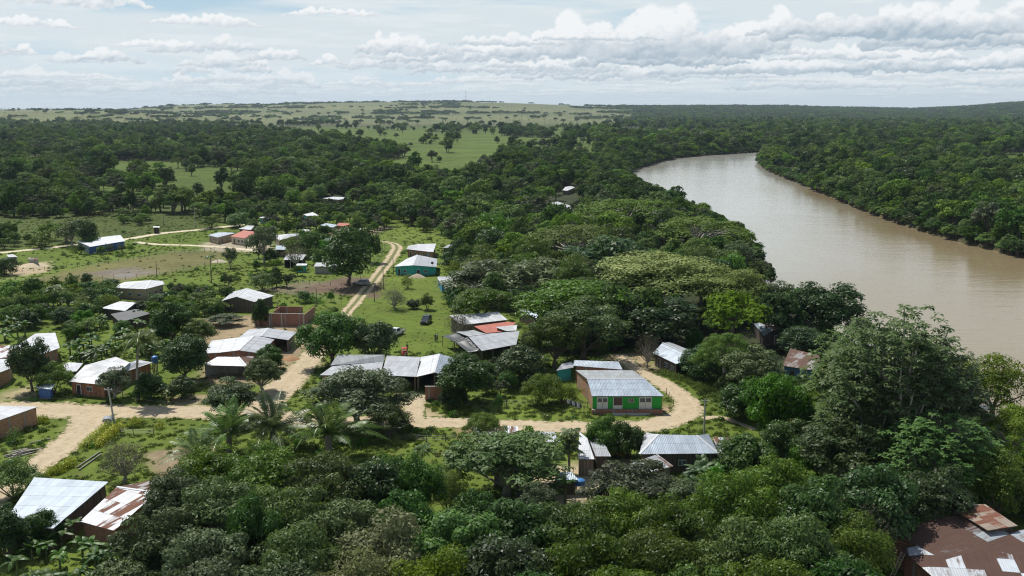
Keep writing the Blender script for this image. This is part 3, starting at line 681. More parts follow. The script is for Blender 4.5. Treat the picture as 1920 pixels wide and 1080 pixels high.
# bottom left
H('long blue grey sheet metal roof in the bottom left corner', 'D', [[(8, 730, 2.6), (384, 741, 2.6), (785, 403, 3.6), (248, 371, 3.6)]], 'blue', 'wood', 'shed', name='shed', doors=False)
H('patchy shed with half rusted sheets next to the blue grey roof', 'D', [[(578, 690, 2.5), (826, 758, 2.5), (1130, 482, 3.4), (846, 440, 3.4)], [(846, 440, 3.4), (1130, 482, 3.4), (1345, 432, 2.9), (1070, 396, 2.9)]], ['lrust', 'rust'], 'brickd', 'shed', name='shed', doors=False)
# bottom middle
H('long pale zinc hip roof house below the sandy road', 'E', [[(1205, 258, 2.7), (1732, 253, 2.7), (1585, 132, 3.8), (1330, 126, 3.8)], [(1732, 253, 2.7), (1665, 123, 2.9), (1585, 132, 3.8)], [(1205, 258, 2.7), (1330, 126, 3.8), (1240, 114, 3.0)]], ['blue', 'blue', 'zinc'], 'wood', 'house')
H('patched pale roof at the right end of the hip roof house', 'E', [[(1738, 247, 2.5), (1950, 243, 2.5), (1880, 150, 3.2), (1690, 145, 3.2)]], 'lrust', 'wood', 'shed', name='shed', doors=False)
H('narrow white roofed cabin with weathered board wall below the road', 'E', [[(795, 292, 2.5), (906, 292, 2.5), (858, 150, 3.3), (806, 110, 3.3)]], 'white', 'woodl', 'cabin', name='cabin')
H('low white lean-to roof beside the narrow cabin', 'E', [[(915, 273, 2.3), (1016, 273, 2.3), (950, 145, 2.9), (862, 142, 2.9)]], 'zinc', 'wood', 'shed', name='shed', doors=False)
H('white zinc roof left of the dark palm, mostly under grey branches', 'E', [[(520, 175, 2.3), (680, 178, 2.3), (640, 108, 2.8), (482, 108, 2.8)]], 'zinc', 'wood', 'shed', name='shed', doors=False)
H('tilted pale blue roof among grey branches below the hip roof house', 'E', [[(1200, 400, 2.4), (1432, 338, 2.4), (1325, 258, 3.1), (1140, 322, 3.0)]], 'lrust', 'woodl', 'shed', name='shed', doors=False)
H('white and rust striped roof behind the flat topped tree at the roadside', 'E', [[(98, 128, 2.0), (335, 125, 2.0), (400, 98, 2.4), (395, 70, 2.6), (100, 68, 2.6)]], 'lrust', 'woodl', 'shed', name='shed', doors=False)
H('white roof half hidden beneath the big grey tree', 'E', [[(215, 368, 2.3), (505, 372, 2.3), (480, 300, 2.9), (235, 300, 2.9)]], 'srust', 'woodl', 'shed', name='shed', doors=False)
H('little light roof in the dirt yard below the grey tree', 'E', [[(640, 432, 2.0), (800, 430, 2.0), (750, 372, 2.5), (650, 380, 2.5)]], 'blue', 'wood', 'hut', name='hut', doors=False)
H('small rust brown roof in the yard under the grey tree', 'E', [[(375, 485, 1.9), (470, 480, 1.9), (460, 440, 2.3), (385, 445, 2.3)]], 'rust', 'wood', 'hut', name='hut', doors=False)
H('collapsed rusty lean-to among the grey branches', 'E', [[(1372, 492, 2.0), (1480, 505, 2.0), (1450, 445, 2.4), (1385, 440, 2.4)]], 'rust', 'wood', 'hut', name='hut', doors=False)
# bottom right, the big rusted roof
H('very large dark rusted patchwork roof in the bottom right corner', 'F', [[(335, 752, 3.1), (770, 1130, 3.0), (2100, 1250, 3.0), (2100, 900, 3.8), (1400, 735, 4.0), (870, 890, 3.4), (540, 705, 3.5)], [(540, 705, 3.5), (870, 890, 3.4), (1400, 735, 4.0), (2100, 900, 3.8), (2100, 490, 4.8), (1500, 525, 4.6), (1180, 330, 4.6), (900, 320, 4.6), (130, 560, 3.6)]], ['patch', 'drust'], 'brickd', 'house', doors=False, cap=False)
H('crumbling orange roof section raised above the big rusted roof', 'F', [[(1430, 512, 5.0), (1810, 452, 5.3), (1400, 180, 5.4), (900, 190, 5.0)]], 'tile', 'wood', 'shed', name='shed', doors=False)
# far village
H('long white roof house with blue wall at the far road fork', '3', [[(640, 400, 2.5), (908, 356, 2.5), (870, 312, 3.2), (700, 332, 3.2)]], 'white', 'blue', 'house')
H('white roofed house with slate blue wall left of the road fork house', '3', [[(556, 358, 2.6), (640, 392, 2.6), (752, 372, 2.6), (690, 332, 3.3)]], 'white', 'greyb', 'house', doors=False)
H('white zinc farm building with brown wall at the near edge of the bare field', '3', [[(796, 694, 2.6), (1050, 705, 3.0), (1090, 640, 3.4), (905, 652, 3.4)], [(1050, 705, 3.0), (1190, 668, 2.6), (1175, 645, 2.9), (1090, 640, 3.4)]], ['srust', 'white'], 'tan', 'house')
H('small bright zinc roof beside the black sheet roof', '3', [[(730, 842, 2.4), (905, 862, 2.4), (985, 802, 2.9), (865, 792, 2.9)]], 'white', 'wood', 'shed', name='shed', doors=False)
H('sagging black sheet roof below the small bright zinc roof', '3', [[(800, 885, 2.1), (868, 945, 2.1), (1092, 880, 2.5), (985, 848, 2.5)]], 'tarp', 'wood', 'shed', name='shed', doors=False)
H('tiny pale roof at the far left edge beside the road', '3', [[(62, 474, 2.4), (128, 470, 2.4), (95, 452, 2.8), (45, 456, 2.8)]], 'zinc', 'wood', 'hut', name='hut')
H('small grey block hut beside the sand heaps at the left', '3', [[(200, 488, 2.2), (280, 492, 2.2), (272, 478, 2.5), (208, 476, 2.5)]], 'rust', 'block', 'hut', name='hut')
H('tiny white roadside shelter on thin posts', '3', [[(1105, 258, 2.4), (1155, 258, 2.4), (1153, 249, 2.7), (1108, 249, 2.7)]], 'white', 'wood', 'shelter', 'open', name='shelter')
H('low grey roofed tan house left of the red roofed house', 'G', [[(62, 328, 2.5), (178, 356, 2.5), (392, 302, 2.7), (210, 290, 3.2)]], 'blue', 'tan', 'house')
H('cream house with red orange roof facing the lane', 'G', [[(330, 342, 2.7), (502, 366, 2.7), (622, 308, 3.0), (612, 284, 3.4), (490, 270, 3.4)]], 'red', 'cream', 'house', door='brown')
H('grey zinc roof behind the red roofed house', 'G', [[(430, 252, 2.5), (582, 266, 2.5), (620, 215, 3.0), (540, 212, 3.0)]], 'srust', 'wood', 'shed', name='shed', doors=False)
H('small green shed with white roof at the far side of the village', 'G', [[(675, 118, 2.4), (780, 132, 2.4), (848, 116, 2.7), (742, 97, 2.9)]], 'white', 'teal', 'shed', name='shed')
H('little yellow walled shed behind the small green shed', 'G', [[(785, 140, 2.2), (905, 175, 2.2), (890, 142, 2.5), (820, 128, 2.5)]], 'srust', 'yellow', 'shed', name='shed', doors=False)
H('tan house with dappled zinc roof in the middle of the far village', 'G', [[(848, 332, 2.5), (915, 392, 2.5), (1172, 322, 2.8), (1150, 308, 3.1), (1035, 312, 3.3)]], 'srust', 'tan', 'house')
H('half hidden house with white roof and green wall at the wood edge', 'G', [[(1205, 78, 2.5), (1318, 126, 2.5), (1405, 100, 2.9), (1325, 52, 3.2)]], 'white', 'teal', 'house', doors=False)
H('blue grey roofed house joined to a small red roof', 'G', [[(1408, 208, 2.5), (1562, 236, 2.5), (1622, 206, 2.9), (1480, 184, 3.0)]], 'blue', 'tan', 'house')
H('small red roof at the right end of the blue grey roof', 'G', [[(1600, 212, 2.5), (1702, 222, 2.5), (1780, 190, 2.9), (1640, 178, 3.0)]], 'red', 'yellow', 'house')
H('scrap of white roof left of the bright green mango tree', 'G', [[(1188, 266, 2.4), (1228, 292, 2.4), (1290, 266, 2.8), (1230, 256, 2.8)]], 'white', 'wood', 'shed', name='shed', doors=False)
H('pale roof beside the big dark mango tree in the far village', 'G', [[(1435, 402, 2.4), (1562, 408, 2.4), (1572, 366, 2.9), (1480, 360, 2.9)]], 'blue', 'brickd', 'shed', name='shed', doors=False)
H('light blue roof below the dappled tan house', 'G', [[(872, 502, 2.4), (996, 504, 2.4), (1002, 456, 2.8), (882, 452, 2.8)]], 'blue', 'wood', 'shed', name='shed', doors=False)
H('dark walled house with leaf shaded white roof near the light pole', 'G', [[(968, 626, 2.4), (1195, 628, 2.4), (1245, 560, 2.9), (1010, 556, 2.9)]], 'srust', 'wood', 'house', 'half')
H('tiny teal hut with scrap roof beside the rubbish heap', 'G', [[(1112, 694, 2.1), (1250, 692, 2.1), (1258, 670, 2.4), (1140, 668, 2.4)]], 'white', 'teal', 'hut', name='hut', doors=False)
H('grey block shed with torn white roof behind the big mango tree', 'G', [[(1330, 705, 2.2), (1620, 706, 2.2), (1602, 662, 2.6), (1362, 658, 2.6)]], 'srust', 'block', 'shed', name='shed', doors=False)
H('long low wooden shed at the edge of the far wood', '4', [[(480, 124, 2.6), (600, 134, 2.6), (690, 118, 2.8), (560, 112, 3.1)]], 'white', 'woodl', 'shed', name='shed')
H('white roofed brick house behind the turquoise house', '4', [[(1172, 502, 2.6), (1282, 514, 2.6), (1302, 452, 3.3), (1172, 455, 3.3)], [(1088, 492, 2.6), (1172, 502, 2.6), (1172, 455, 3.3), (1100, 468, 2.9)]], ['white', 'srust'], 'brickd', 'house')
H('turquoise house with bright white gabled roof beside the side road', '4', [[(1000, 618, 2.5), (1135, 609, 3.3), (1165, 533, 3.3), (1090, 562, 2.6)], [(1135, 609, 3.3), (1306, 622, 2.5), (1312, 562, 2.6), (1165, 533, 3.3)]], ['white', 'zinc'], 'teal', 'house')  # sunlight on the left slope painted as a paler sheet
H('small scrap roof at the right of the white roofed brick house', '4', [[(1350, 482, 2.4), (1432, 482, 2.4), (1440, 462, 2.7), (1398, 457, 2.8)]], 'zinc', 'wood', 'shed', name='shed', doors=False)
H('blue and grey hut with flat zinc roof on the lawn edge', '4', [[(1308, 700, 2.3), (1342, 748, 2.3), (1452, 744, 2.3), (1460, 692, 2.6), (1320, 690, 2.6)]], 'zinc', 'tealblue', 'hut', name='hut')
H('rounded white roof in the wood near the river', '9', [[(365, 104, 2.4), (400, 108, 2.4), (455, 84, 2.6), (430, 72, 3.0), (385, 80, 3.0)]], 'white', 'woodl', 'hut', name='hut', doors=False)
H('low white roofs hidden in the wood near the river', '9', [[(268, 198, 2.4), (425, 236, 2.4), (440, 222, 2.7), (330, 186, 3.0)]], 'srust', 'woodl', 'hut', name='hut', doors=False)
H('pale roof corner behind the blossom topped tree', '9', [[(1785, 834, 2.4), (1852, 838, 2.4), (1852, 812, 2.8), (1795, 808, 2.8)]], 'blue', 'wood', 'hut', name='hut', doors=False)
H('riverside hut with one blue and one rusty roof slope', '8', [[(975, 182, 2.5), (1050, 272, 2.5), (1116, 228, 3.3), (1010, 178, 3.3)], [(1010, 178, 3.3), (1116, 228, 3.3), (1218, 234, 2.6), (1088, 178, 2.7)]], ['blue', 'rust'], 'wood', 'hut', name='hut')
H('blue walled riverside house with striped rusty roof', '8', [[(1185, 488, 2.6), (1478, 532, 2.6), (1448, 412, 3.4), (1240, 362, 3.4)]], 'rust', 'blue', 'house', door='brown')

# ---------------------------------------------------------------- vehicles
PAINTG = plain('paint_dark_grey', (.045, .05, .055), .25, .4, .1); PAINTW = plain('paint_car_white', (.75, .75, .73), .25, 0, .05); PAINTR = plain('paint_car_red', (.50, .05, .03), .3, 0, .1)
RUB = plain('rubber', (.02, .02, .02), .8); CHR = plain('chrome', (.6, .6, .6), .25, .8, .05); LIGHT = plain('lamp_glass', (.7, .7, .65), .1, 0, .05); TAILL = plain('tail_lamp', (.4, .02, .02), .2, 0, .05)
def profile(mb, pts, w, taper=.0):
    """side profile (x, z) extruded across the width, upper points pulled in"""
    n = len(pts); zmin = min(p[1] for p in pts); zmax = max(p[1] for p in pts)
    V = []
    for s in (-1, 1):
        for x, z in pts: V.append((x, s*(w/2-taper*(z-zmin)/(zmax-zmin)), z))
    Fc = [tuple(range(n)), tuple(range(2*n-1, n-1, -1))]+[(i, i+n, (i+1) % n+n, (i+1) % n) for i in range(n)]
    return mb.add(V, Fc)
def car(label, loc, rz, paint, pickup=False):
    t = thing('parked_car' if not pickup else 'pickup_truck', loc, label, 'car' if not pickup else 'pickup truck', None, rz)
    mb = MB()
    if not pickup: pr = [(-2.25, .38), (-2.3, .75), (-2.22, 1.05), (-1.0, 1.08), (.95, 1.06), (2.1, .92), (2.28, .7), (2.25, .36), (1.95, .36), (1.8, .62), (1.5, .74), (1.2, .62), (1.05, .36), (-1.0, .36), (-1.15, .62), (-1.45, .74), (-1.75, .62), (-1.9, .38)]
    else: pr = [(-2.55, .45), (-2.58, .95), (-2.55, 1.08), (-.75, 1.08), (1.05, 1.08), (2.3, .96), (2.5, .75), (2.5, .42), (2.15, .42), (2.0, .7), (1.7, .82), (1.4, .7), (1.25, .42), (-1.1, .42), (-1.25, .7), (-1.55, .82), (-1.85, .7), (-2.0, .45)]
    profile(mb, pr, 1.82, .06); mb.build('body', paint, t, bevel=.04)
    mb = MB()
    cab = [(-2.1, 1.05), (-1.85, 1.6), (-1.4, 1.68), (.1, 1.68), (.95, 1.05)] if not pickup else [(-.7, 1.07), (-.6, 1.62), (-.3, 1.7), (.5, 1.7), (1.15, 1.07)]
    profile(mb, cab, 1.66, .16); o = mb.build('cabin', GLASS, t, bevel=.03)
    mb = MB(); x0, x1 = (-1.9, .15) if not pickup else (-.6, .55); mb.box(((x0+x1)/2, 0, 1.70), (x1-x0, 1.36, .06)); mb.build('roof', paint, t, bevel=.02)
    for s in (-1, 1):
        for xa, xb in (((cab[0][0], cab[1][0])), ((cab[-1][0], cab[-2][0]))):
            mb = MB(); mb.tube([(xa, s*.82, 1.06), (xb, s*.69, 1.66)], .045, 5); mb.build('pillar', paint, t)
        mb = MB(); mb.box((.8 if not pickup else 1.0, s*.98, 1.12), (.12, .2, .14)); mb.build('mirror', paint, t, bevel=.02)
        mb = MB(); mb.box((pr[6][0]-.02, s*.66, .78), (.1, .32, .16)); mb.build('headlight', LIGHT, t)
        mb = MB(); mb.box((pr[1][0]+.02, s*.76, .85), (.08, .16, .25)); mb.build('tail_light', TAILL, t)
    mb = MB(); mb.box((pr[6][0]+.0, 0, .52), (.14, 1.7, .2)); mb.build('bumper', plain('bumper_dark', (.04, .04, .04), .5), t, bevel=.03)
    mb = MB(); mb.box((pr[6][0]-.01, 0, .74), (.06, .8, .18)); mb.build('grille', RUB, t)
    if pickup:
        mb = MB(); mb.box((-1.65, 0, 1.02), (1.65, 1.5, .14)); mb.build('load_bed', RUB, t)
    for x in ((1.5, -1.45) if not pickup else (1.7, -1.55)):
        for s in (-1, 1):
            mb = MB(); mb.cyl((x, s*.70, .36), (x, s*.92, .36), .36, 16); w = mb.build('wheel', RUB, t)
            mb = MB(); mb.cyl((x, s*.90, .36), (x, s*.935, .36), .21, 12); mb.build('rim', CHR, w)
    return t
def face(px, py, px2, py2): a, b = P(px, py), P(px2, py2); return math.atan2(b.y-a.y, b.x-a.x)
car('dark grey car parked alone on the green lawn', P(799, 606), R(-100), PAINTG)
car('white pickup truck half hidden behind the mango trees', P(742, 629), R(-118), PAINTW, True)
car('silver car in the deep shade of the big mango tree beside the side road', P(678, 535), R(160), plain('paint_silver', (.3, .33, .35), .3, .5, .05))
# red three wheeler with rider beside the workshop
t = thing('motor_tricycle', P(759, 668), 'red motor tricycle at the back of the workshop roof', 'tricycle', rz=R(-75))
mb = MB(); profile(mb, [(-1.1, .45), (-1.1, 1.0), (-.2, 1.05), (.2, .8), (.5, .5), (.4, .42)], 1.15, .05); mb.build('body', PAINTR, t, bevel=.04)
mb = MB(); profile(mb, [(-1.1, 1.55), (-1.0, 1.72), (.1, 1.72), (.35, 1.55)], 1.15, .1); mb.build('canopy', PAINTR, t, bevel=.03)
for x, y in ((-1.0, .5), (-1.0, -.5), (.25, .48), (.25, -.48)):
    mb = MB(); mb.tube([(x, y, .95), (x, y, 1.6)], .025, 5); mb.build('post', CHR, t)
mb = MB(); mb.box((-.55, 0, .85), (.45, .9, .35)); mb.build('seat', RUB, t, bevel=.04)
for x, y in ((-.7, .55), (-.7, -.55), (1.0, 0)):
    mb = MB(); mb.cyl((x, y-.07, .28), (x, y+.07, .28), .28, 14); w = mb.build('wheel', RUB, t); mb = MB(); mb.cyl((x, y-.08, .28), (x, y+.08, .28), .15, 10); mb.build('rim', CHR, w)
mb = MB(); mb.tube([(1.0, 0, .3), (.75, 0, .95), (.7, .3, 1.05)], .03, 6); mb.tube([(.75, 0, .95), (.7, -.3, 1.05)], .03, 6); mb.build('handlebar', CHR, t)

# ---------------------------------------------------------------- people
SKIN = plain('skin', (.23, .12, .075), .6, 0, .08); HAIRM = plain('hair_black', (.012, .01, .01), .6, 0, .1)
def skinned(name, nodes, edges, mat, parent, sub=1):
    me = bpy.data.meshes.new(name); me.from_pydata([n[:3] for n in nodes], edges, []); me.materials.append(mat)
    o = link(me, name, parent); s = o.modifiers.new('skin', 'SKIN'); me.skin_vertices or None
    if not me.skin_vertices: 
        bpy.context.view_layer.objects.active = o
    sv = me.skin_vertices[0].data if me.skin_vertices else None
    if sv:
        for i, n in enumerate(nodes):
            sv[i].radius = (n[3], n[4] if len(n) > 4 else n[3]); 
        sv[0].use_root = True
    s.use_smooth_shade = True; m = o.modifiers.new('sub', 'SUBSURF'); m.levels = sub; m.render_levels = sub
    return o
def person(label, loc, rz, shirt, trousers, arm=0, stride=.12):
    t = thing('person', loc, label, 'person', None, rz)
    N = [(0, 0, .93, .13, .10), (0, 0, 1.15, .13, .095), (0, 0, 1.38, .155, .10), (0, 0, 1.49, .055), (0, .01, 1.56, .07, .075), (0, .015, 1.66, .085, .10), (0, .01, 1.73, .05, .06)]
    Ed = [(0, 1), (1, 2), (2, 3), (3, 4), (4, 5), (5, 6)]
    for s in (-1, 1):
        b = len(N); dy = s*stride
        N += [(s*.09, 0, .86, .085), (s*.10, dy*.5+.03, .48, .06), (s*.10, dy, .10, .04), (s*.11, dy+.13, .035, .04, .025)]
        Ed += [(0, b), (b, b+1), (b+1, b+2), (b+2, b+3)]
        b = len(N); a = arm*(s > 0)
        el = (s*.27, .02+a*.12, 1.14+a*.03); wr = (s*(.29-a*.1), .07+a*.3, .90+a*.22)
        N += [(s*.185, 0, 1.42, .055), (*el, .038), (*wr, .027), (wr[0], wr[1]+.02, wr[2]-.07, .034, .018)]
        Ed += [(2, b), (b, b+1), (b+1, b+2), (b+2, b+3)]
        h = b+3
        for k, (off, ln) in enumerate(((-.03, .085), (-.01, .10), (.01, .095), (.03, .075))):
            c = len(N); N += [(wr[0]-s*.01, wr[1]+.02+off, wr[2]-.07-ln*.55, .009), (wr[0]-s*.025, wr[1]+.02+off, wr[2]-.07-ln, .008)]; Ed += [(h, c), (c, c+1)]
        c = len(N); N += [(wr[0]-s*.02, wr[1]+.06, wr[2]-.08, .01), (wr[0]-s*.03, wr[1]+.07, wr[2]-.11, .009)]; Ed += [(h, c), (c, c+1)]
    skinned('body', N, Ed, SKIN, t)
    k = 1.16
    S = [(0, 0, 1.0, .145, .115), (0, 0, 1.18, .145, .11), (0, 0, 1.38, .172, .115), (0, 0, 1.46, .08)]
    Se = [(0, 1), (1, 2), (2, 3)]
    for s in (-1, 1):
        b = len(S); S += [(s*.195, 0, 1.42, .07), (s*.245, .01, 1.25, .058)]; Se += [(2, b), (b, b+1)]
    skinned('shirt', S, Se, shirt, t)
    T = [(0, 0, .97, .148, .118), (0, 0, .88, .14, .12)]; Te = [(0, 1)]
    for s in (-1, 1):
        b = len(T); dy = s*stride; T += [(s*.095, 0, .78, .095), (s*.10, dy*.5+.03, .48, .075), (s*.10, dy, .12, .06)]; Te += [(1, b), (b, b+1), (b+1, b+2)]
    skinned('trousers', T, Te, trousers, t)
    mb = MB(); mb.ico((0, -.015, 1.69), .105, (.95, 1.05, .95)); mb.build('hair', HAIRM, t, smooth=True)
    mb = MB()
    for s in (-1, 1): mb.ico((s*.035, .098, 1.655), .012)
    mb.ico((0, .118, 1.63), .016); mb.build('face', HAIRM, t, smooth=True)
    return t
JEAN = plain('denim', (.03, .04, .07), .8); BLK = plain('cloth_black', (.02, .02, .022), .8); WHT = plain('cloth_white', (.6, .6, .6), .8); RED = plain('cloth_red', (.4, .06, .05), .8); PINK = plain('cloth_pink', (.55, .25, .25), .8)
person('person in a black shirt standing on the lawn, left one of the pair', P(816.3, 641), R(200), BLK, JEAN, 0)
person('person in white shirt and black trousers standing on the lawn, right one of the pair', P(819.6, 640), R(150), WHT, BLK, 1)
person('person in pink top standing in the garden left of the green house', P(*zp('H', 180, 650)), R(180), PINK, JEAN, 1)
person('person in dark clothes standing beside the red tricycle', P(763.5, 659), R(180), BLK, JEAN, 0)

# ---------------------------------------------------------------- poles and wires
def pole(label, bx, by, ty, mat=POSTM, r=.13, arm=False, lean=0, name='utility_pole', cat='utility pole'):
    b = P(bx, by); dep = (b-Vector((0, 0, CAMH))).length
    # height from the pixel of its top
    lo, hi = 1, 18
    for _ in range(30):
        m = (lo+hi)/2; yy = proj(b.x, b.y, m)[1]
        if yy > ty: lo = m
        else: hi = m
    h = lo; t = thing(name, b, label, cat, None, 0)
    mb = MB(); mb.cyl((0, 0, 0), (lean, 0, h), r, 8, r*.65); mb.build('post', mat, t)
    if arm:
        mb = MB(); mb.box((lean, 0, h-.35), (1.3, .1, .1)); mb.build('crossarm', mat, t)
        for s in (-.55, 0, .55):
            mb = MB(); mb.cyl((lean+s, 0, h-.3), (lean+s, 0, h-.08), .05, 6); mb.build('insulator', WHITEP, t)
    return b+Vector((lean, 0, h-.1))
p1 = pole('leaning grey concrete pole beside the kennel at the road fork', 215, 797, 727, CONC, .17, True, -.6)
p2 = pole('tall grey concrete pole on the grass at the road bend', 1320, 813, 748, CONC, .16, True)
p3 = pole('dark wooden pole beside the side road, the farther one', 719, 543, 500, POSTM, .12, True)
p4 = pole('dark wooden pole beside the side road, the nearer one', 702, 566, 527)
p5 = pole('wooden pole standing in the green field left of the side road', 594, 574, 541)
p6 = pole('thin pole at the middle of the bare field', 294.5, 523, 489)
p7 = pole('pale concrete pole at the far road, the tallest there', 366, 427, 386, CONC, .15)
p8 = pole('thin pole in the pasture behind the roadside shelter', 307, 423, 400)
p9 = pole('short pale pole at the far road end', 442, 416, 395, CONC)
p10 = pole('pale pole in front of the leaf shaded white roof', 545, 505, 476, CONC, .12)
p11 = pole('thin pole near the turquoise house corner', 737.5, 516, 482)
def wire(label, pts, sag=.5):
    V = []
    for a, b in zip(pts, pts[1:]):
        for k in range(13): t = k/12; q = a.lerp(b, t); q.z -= sag*4*t*(1-t); V.append(q)
    mb = MB(); o0 = V[0]; mb.tube([v-o0 for v in V], .022, 4, False); o = mb.build('power_line', RUB); o.location = o0; return tag(o, label, 'power line')
wire('thin black wire from the leaning pole towards the palm house', [p1, P(306, 752, 3.2)], .6)
wire('thin black wire from the leaning pole to the hut by the left trees', [p1, P(60, 745, 3.0)], .8)
wire('thin black wire along the side road between the two wooden poles', [p4, p3, p11], .5)
wire('thin black wire crossing the field to the wooden pole', [p4, p5], .8)
# radio mast on the far hill
mx_, my_ = 6100*(875-960)/F, 6100.0; mzb = gz(mx_, my_)
t = thing('radio_mast', (mx_, my_, mzb-1), 'tall thin lattice radio mast on the far hill', 'mast')
mb = MB()
for s in range(3):
    a = s*2*math.pi/3; mb.tube([(1.6*math.cos(a), 1.6*math.sin(a), 0), (.9*math.cos(a), .9*math.sin(a), 72)], .45, 4)
for k in range(24):
    for s in range(3):
        a, b = s*2*math.pi/3, (s+1)*2*math.pi/3; r0 = 1.6-.7*k/24; mb.tube([(r0*math.cos(a), r0*math.sin(a), k*3), (r0*math.cos(b), r0*math.sin(b), k*3+3)], .12, 4)
mb.build('lattice', plain('mast_grey', (.3, .3, .3), .6), t)
mb = MB(); mb.cyl((0, 0, 71), (0, 0, 79), .15, 6); mb.build('antenna', plain('mast_grey', (.3, .3, .3)), t)
mb = MB(); mb.cyl((0, 0, 0), (0, 0, 1.5), 3, 8); mb.build('base', CONC, t)

# ---------------------------------------------------------------- fences
def fence(label, pts, step=3.2, h=1.25, wires=True):
    W = [P(a, b) for a, b in pts]; o0 = W[0].copy(); t = thing('wire_fence', o0, label, 'fence'); Q = []
    for a, b in zip(W, W[1:]):
        n = max(1, round((b-a).length/step))
        for k in range(n): Q.append(a.lerp(b, k/n))
    Q.append(W[-1])
    if len(Q) > 99: Q = Q[:99]
    for i, q in enumerate(Q):
        hh = h*random.uniform(.85, 1.15); mb = MB(); p = q-o0
        mb.cyl((p.x, p.y, -.02), (p.x+random.uniform(-.08, .08), p.y, hh), .07, 5, .055); mb.build('post', POSTM, t)
    if wires:
        mb = MB()
        for z in (.35, .7, 1.0): mb.tube([(q-o0)+Vector((0, 0, z*h/1.25)) for q in Q], .014, 3, False)
        mb.build('wire', plain('wire_grey', (.2, .2, .2), .5, .5), t)
fence('post and wire fence along the near edge of the bare field', [(0, 530), (60, 527), (150, 522), (235, 524), (300, 517), (345, 508), (420, 491)])
fence('wire fence around the far edge of the bare field', [(20, 512), (105, 505), (185, 497), (240, 490), (290, 477), (420, 470)])
fence('wire fence in the green field left of the side road', [(505, 527), (560, 532), (620, 536), (660, 540)])
fence('wire fence across the grass behind the unfinished brick house', [(500, 555), (560, 552), (600, 560), (640, 572)])
fence('wire fence below the road in front of the foreground trees', [(730, 828), (760, 826), (800, 829), (835, 828), (870, 825)], 4.2)
fence('wire fence in the garden left of the green house', [(905, 756), (950, 762), (1000, 762), (1075, 762), (1102, 764)], 4)
fence('low rail fence on the grass by the yellow bushes', [(226, 812), (250, 815), (288, 815)], 4, 1.0)
fence('fence along the far road at the pasture edge', [(230, 440), (300, 430), (360, 424), (420, 418)], 5)
fence('fence posts along the left of the side road', [(640, 560), (655, 545), (690, 508), (715, 480), (722, 465)], 5)
fence('fence along the grass strip below the palm house', [(60, 747), (120, 742), (170, 738), (230, 745)], 4)
fence('garden fence beside the road bend', [(1250, 740), (1262, 762), (1256, 772)], 2.5, wires=False)
fence('fence in the pasture behind the far road', [(130, 425), (200, 418), (260, 412), (340, 410), (420, 405)], 8)
# ---------------------------------------------------------------- small things
def tank(label, px, py, z0, r=.6, h=1.15):
    b = P(px, py, z0); t = thing('water_tank', (b.x, b.y, 0), label, 'water tank')
    mb = MB(); bl = plain('tank_blue', (.035, .11, .28), .5, 0, .2); mb.tube([(0, 0, z0), (0, 0, z0+h*.25), (0, 0, z0+h*.3), (0, 0, z0+h)], [r, r, r*1.03, r*.92], 16); mb.build('tank', bl, t)
    mb = MB(); mb.tube([(0, 0, z0+h), (0, 0, z0+h+.12), (0, 0, z0+h+.2)], [r*.85, r*.6, r*.3], 16); mb.build('lid', plain('tank_lid', (.05, .22, .5), .4), t)
    for a in range(4):
        x, y = r*.7*math.cos(a*math.pi/2+.7), r*.7*math.sin(a*math.pi/2+.7); mb = MB(); mb.box((x, y, z0/2), (.14, .14, z0)); mb.build('leg', POSTM, t)
tank('blue water tank among banana plants beside the black sheet roof', 298, 577, 1.6, .95, 1.5)
tank('blue water tank behind the palm house', 290.5, 680, 2.4, .62)
tank('dark blue water drum in the dirt yard below the grey tree', 1086, 908, 1.2, .8, .6)
def heap(label, px, py, r, h, col, cat='sand heap', name='sand_heap'):
    b = P(px, py); n = 28; V = [(0, 0, h)]; Fc = []
    R_ = random.Random(int(px))
    for i in range(1, 7):
        for k in range(n):
            a = 2*math.pi*k/n; rr = r*i/6*(1+.12*math.sin(a*3+px)); z = h*(1-(i/6)**1.3)+R_.uniform(-.05, .05)*h*(i < 6); V.append((rr*math.cos(a), rr*.8*math.sin(a), z if i < 6 else -.03))
    Fc += [(0, 1+k, 1+(k+1) % n) for k in range(n)]
    for i in range(5): Fc += [(1+i*n+k, 1+(i+1)*n+k, 1+(i+1)*n+(k+1) % n, 1+i*n+(k+1) % n) for k in range(n)]
    mb = MB(); mb.add(V, Fc); o = mb.build(name, plain(name+str(col), col, .95), None, smooth=True); o.location = b; return tag(o, label, cat)
heap('pale sand heap in front of the turquoise house', 783, 520, 2.6, 1.1, (.42, .35, .24))
heap('tan sand heap beside the bushes left of the silver roof', 393, 625, 2.2, 1.2, (.48, .34, .20))
heap('orange earth heap beside the open shed', 546, 674, 1.9, .8, (.42, .24, .12), 'earth heap', 'earth_heap')
heap('long pale sand heap near the small grey hut', 62, 500, 4.5, 1.3, (.55, .45, .30))
heap('small pale sand heap left of the grey hut', 28, 508, 4, 1.1, (.50, .38, .24))
heap('pale gravel heap at the edge of the bare field', 411, 491, 2.6, .8, (.55, .48, .38), 'gravel heap', 'gravel_heap')
heap('small grey ash heap smoking on the bare field', 236, 516, 3, .35, (.22, .21, .20), 'ash heap', 'ash_heap')
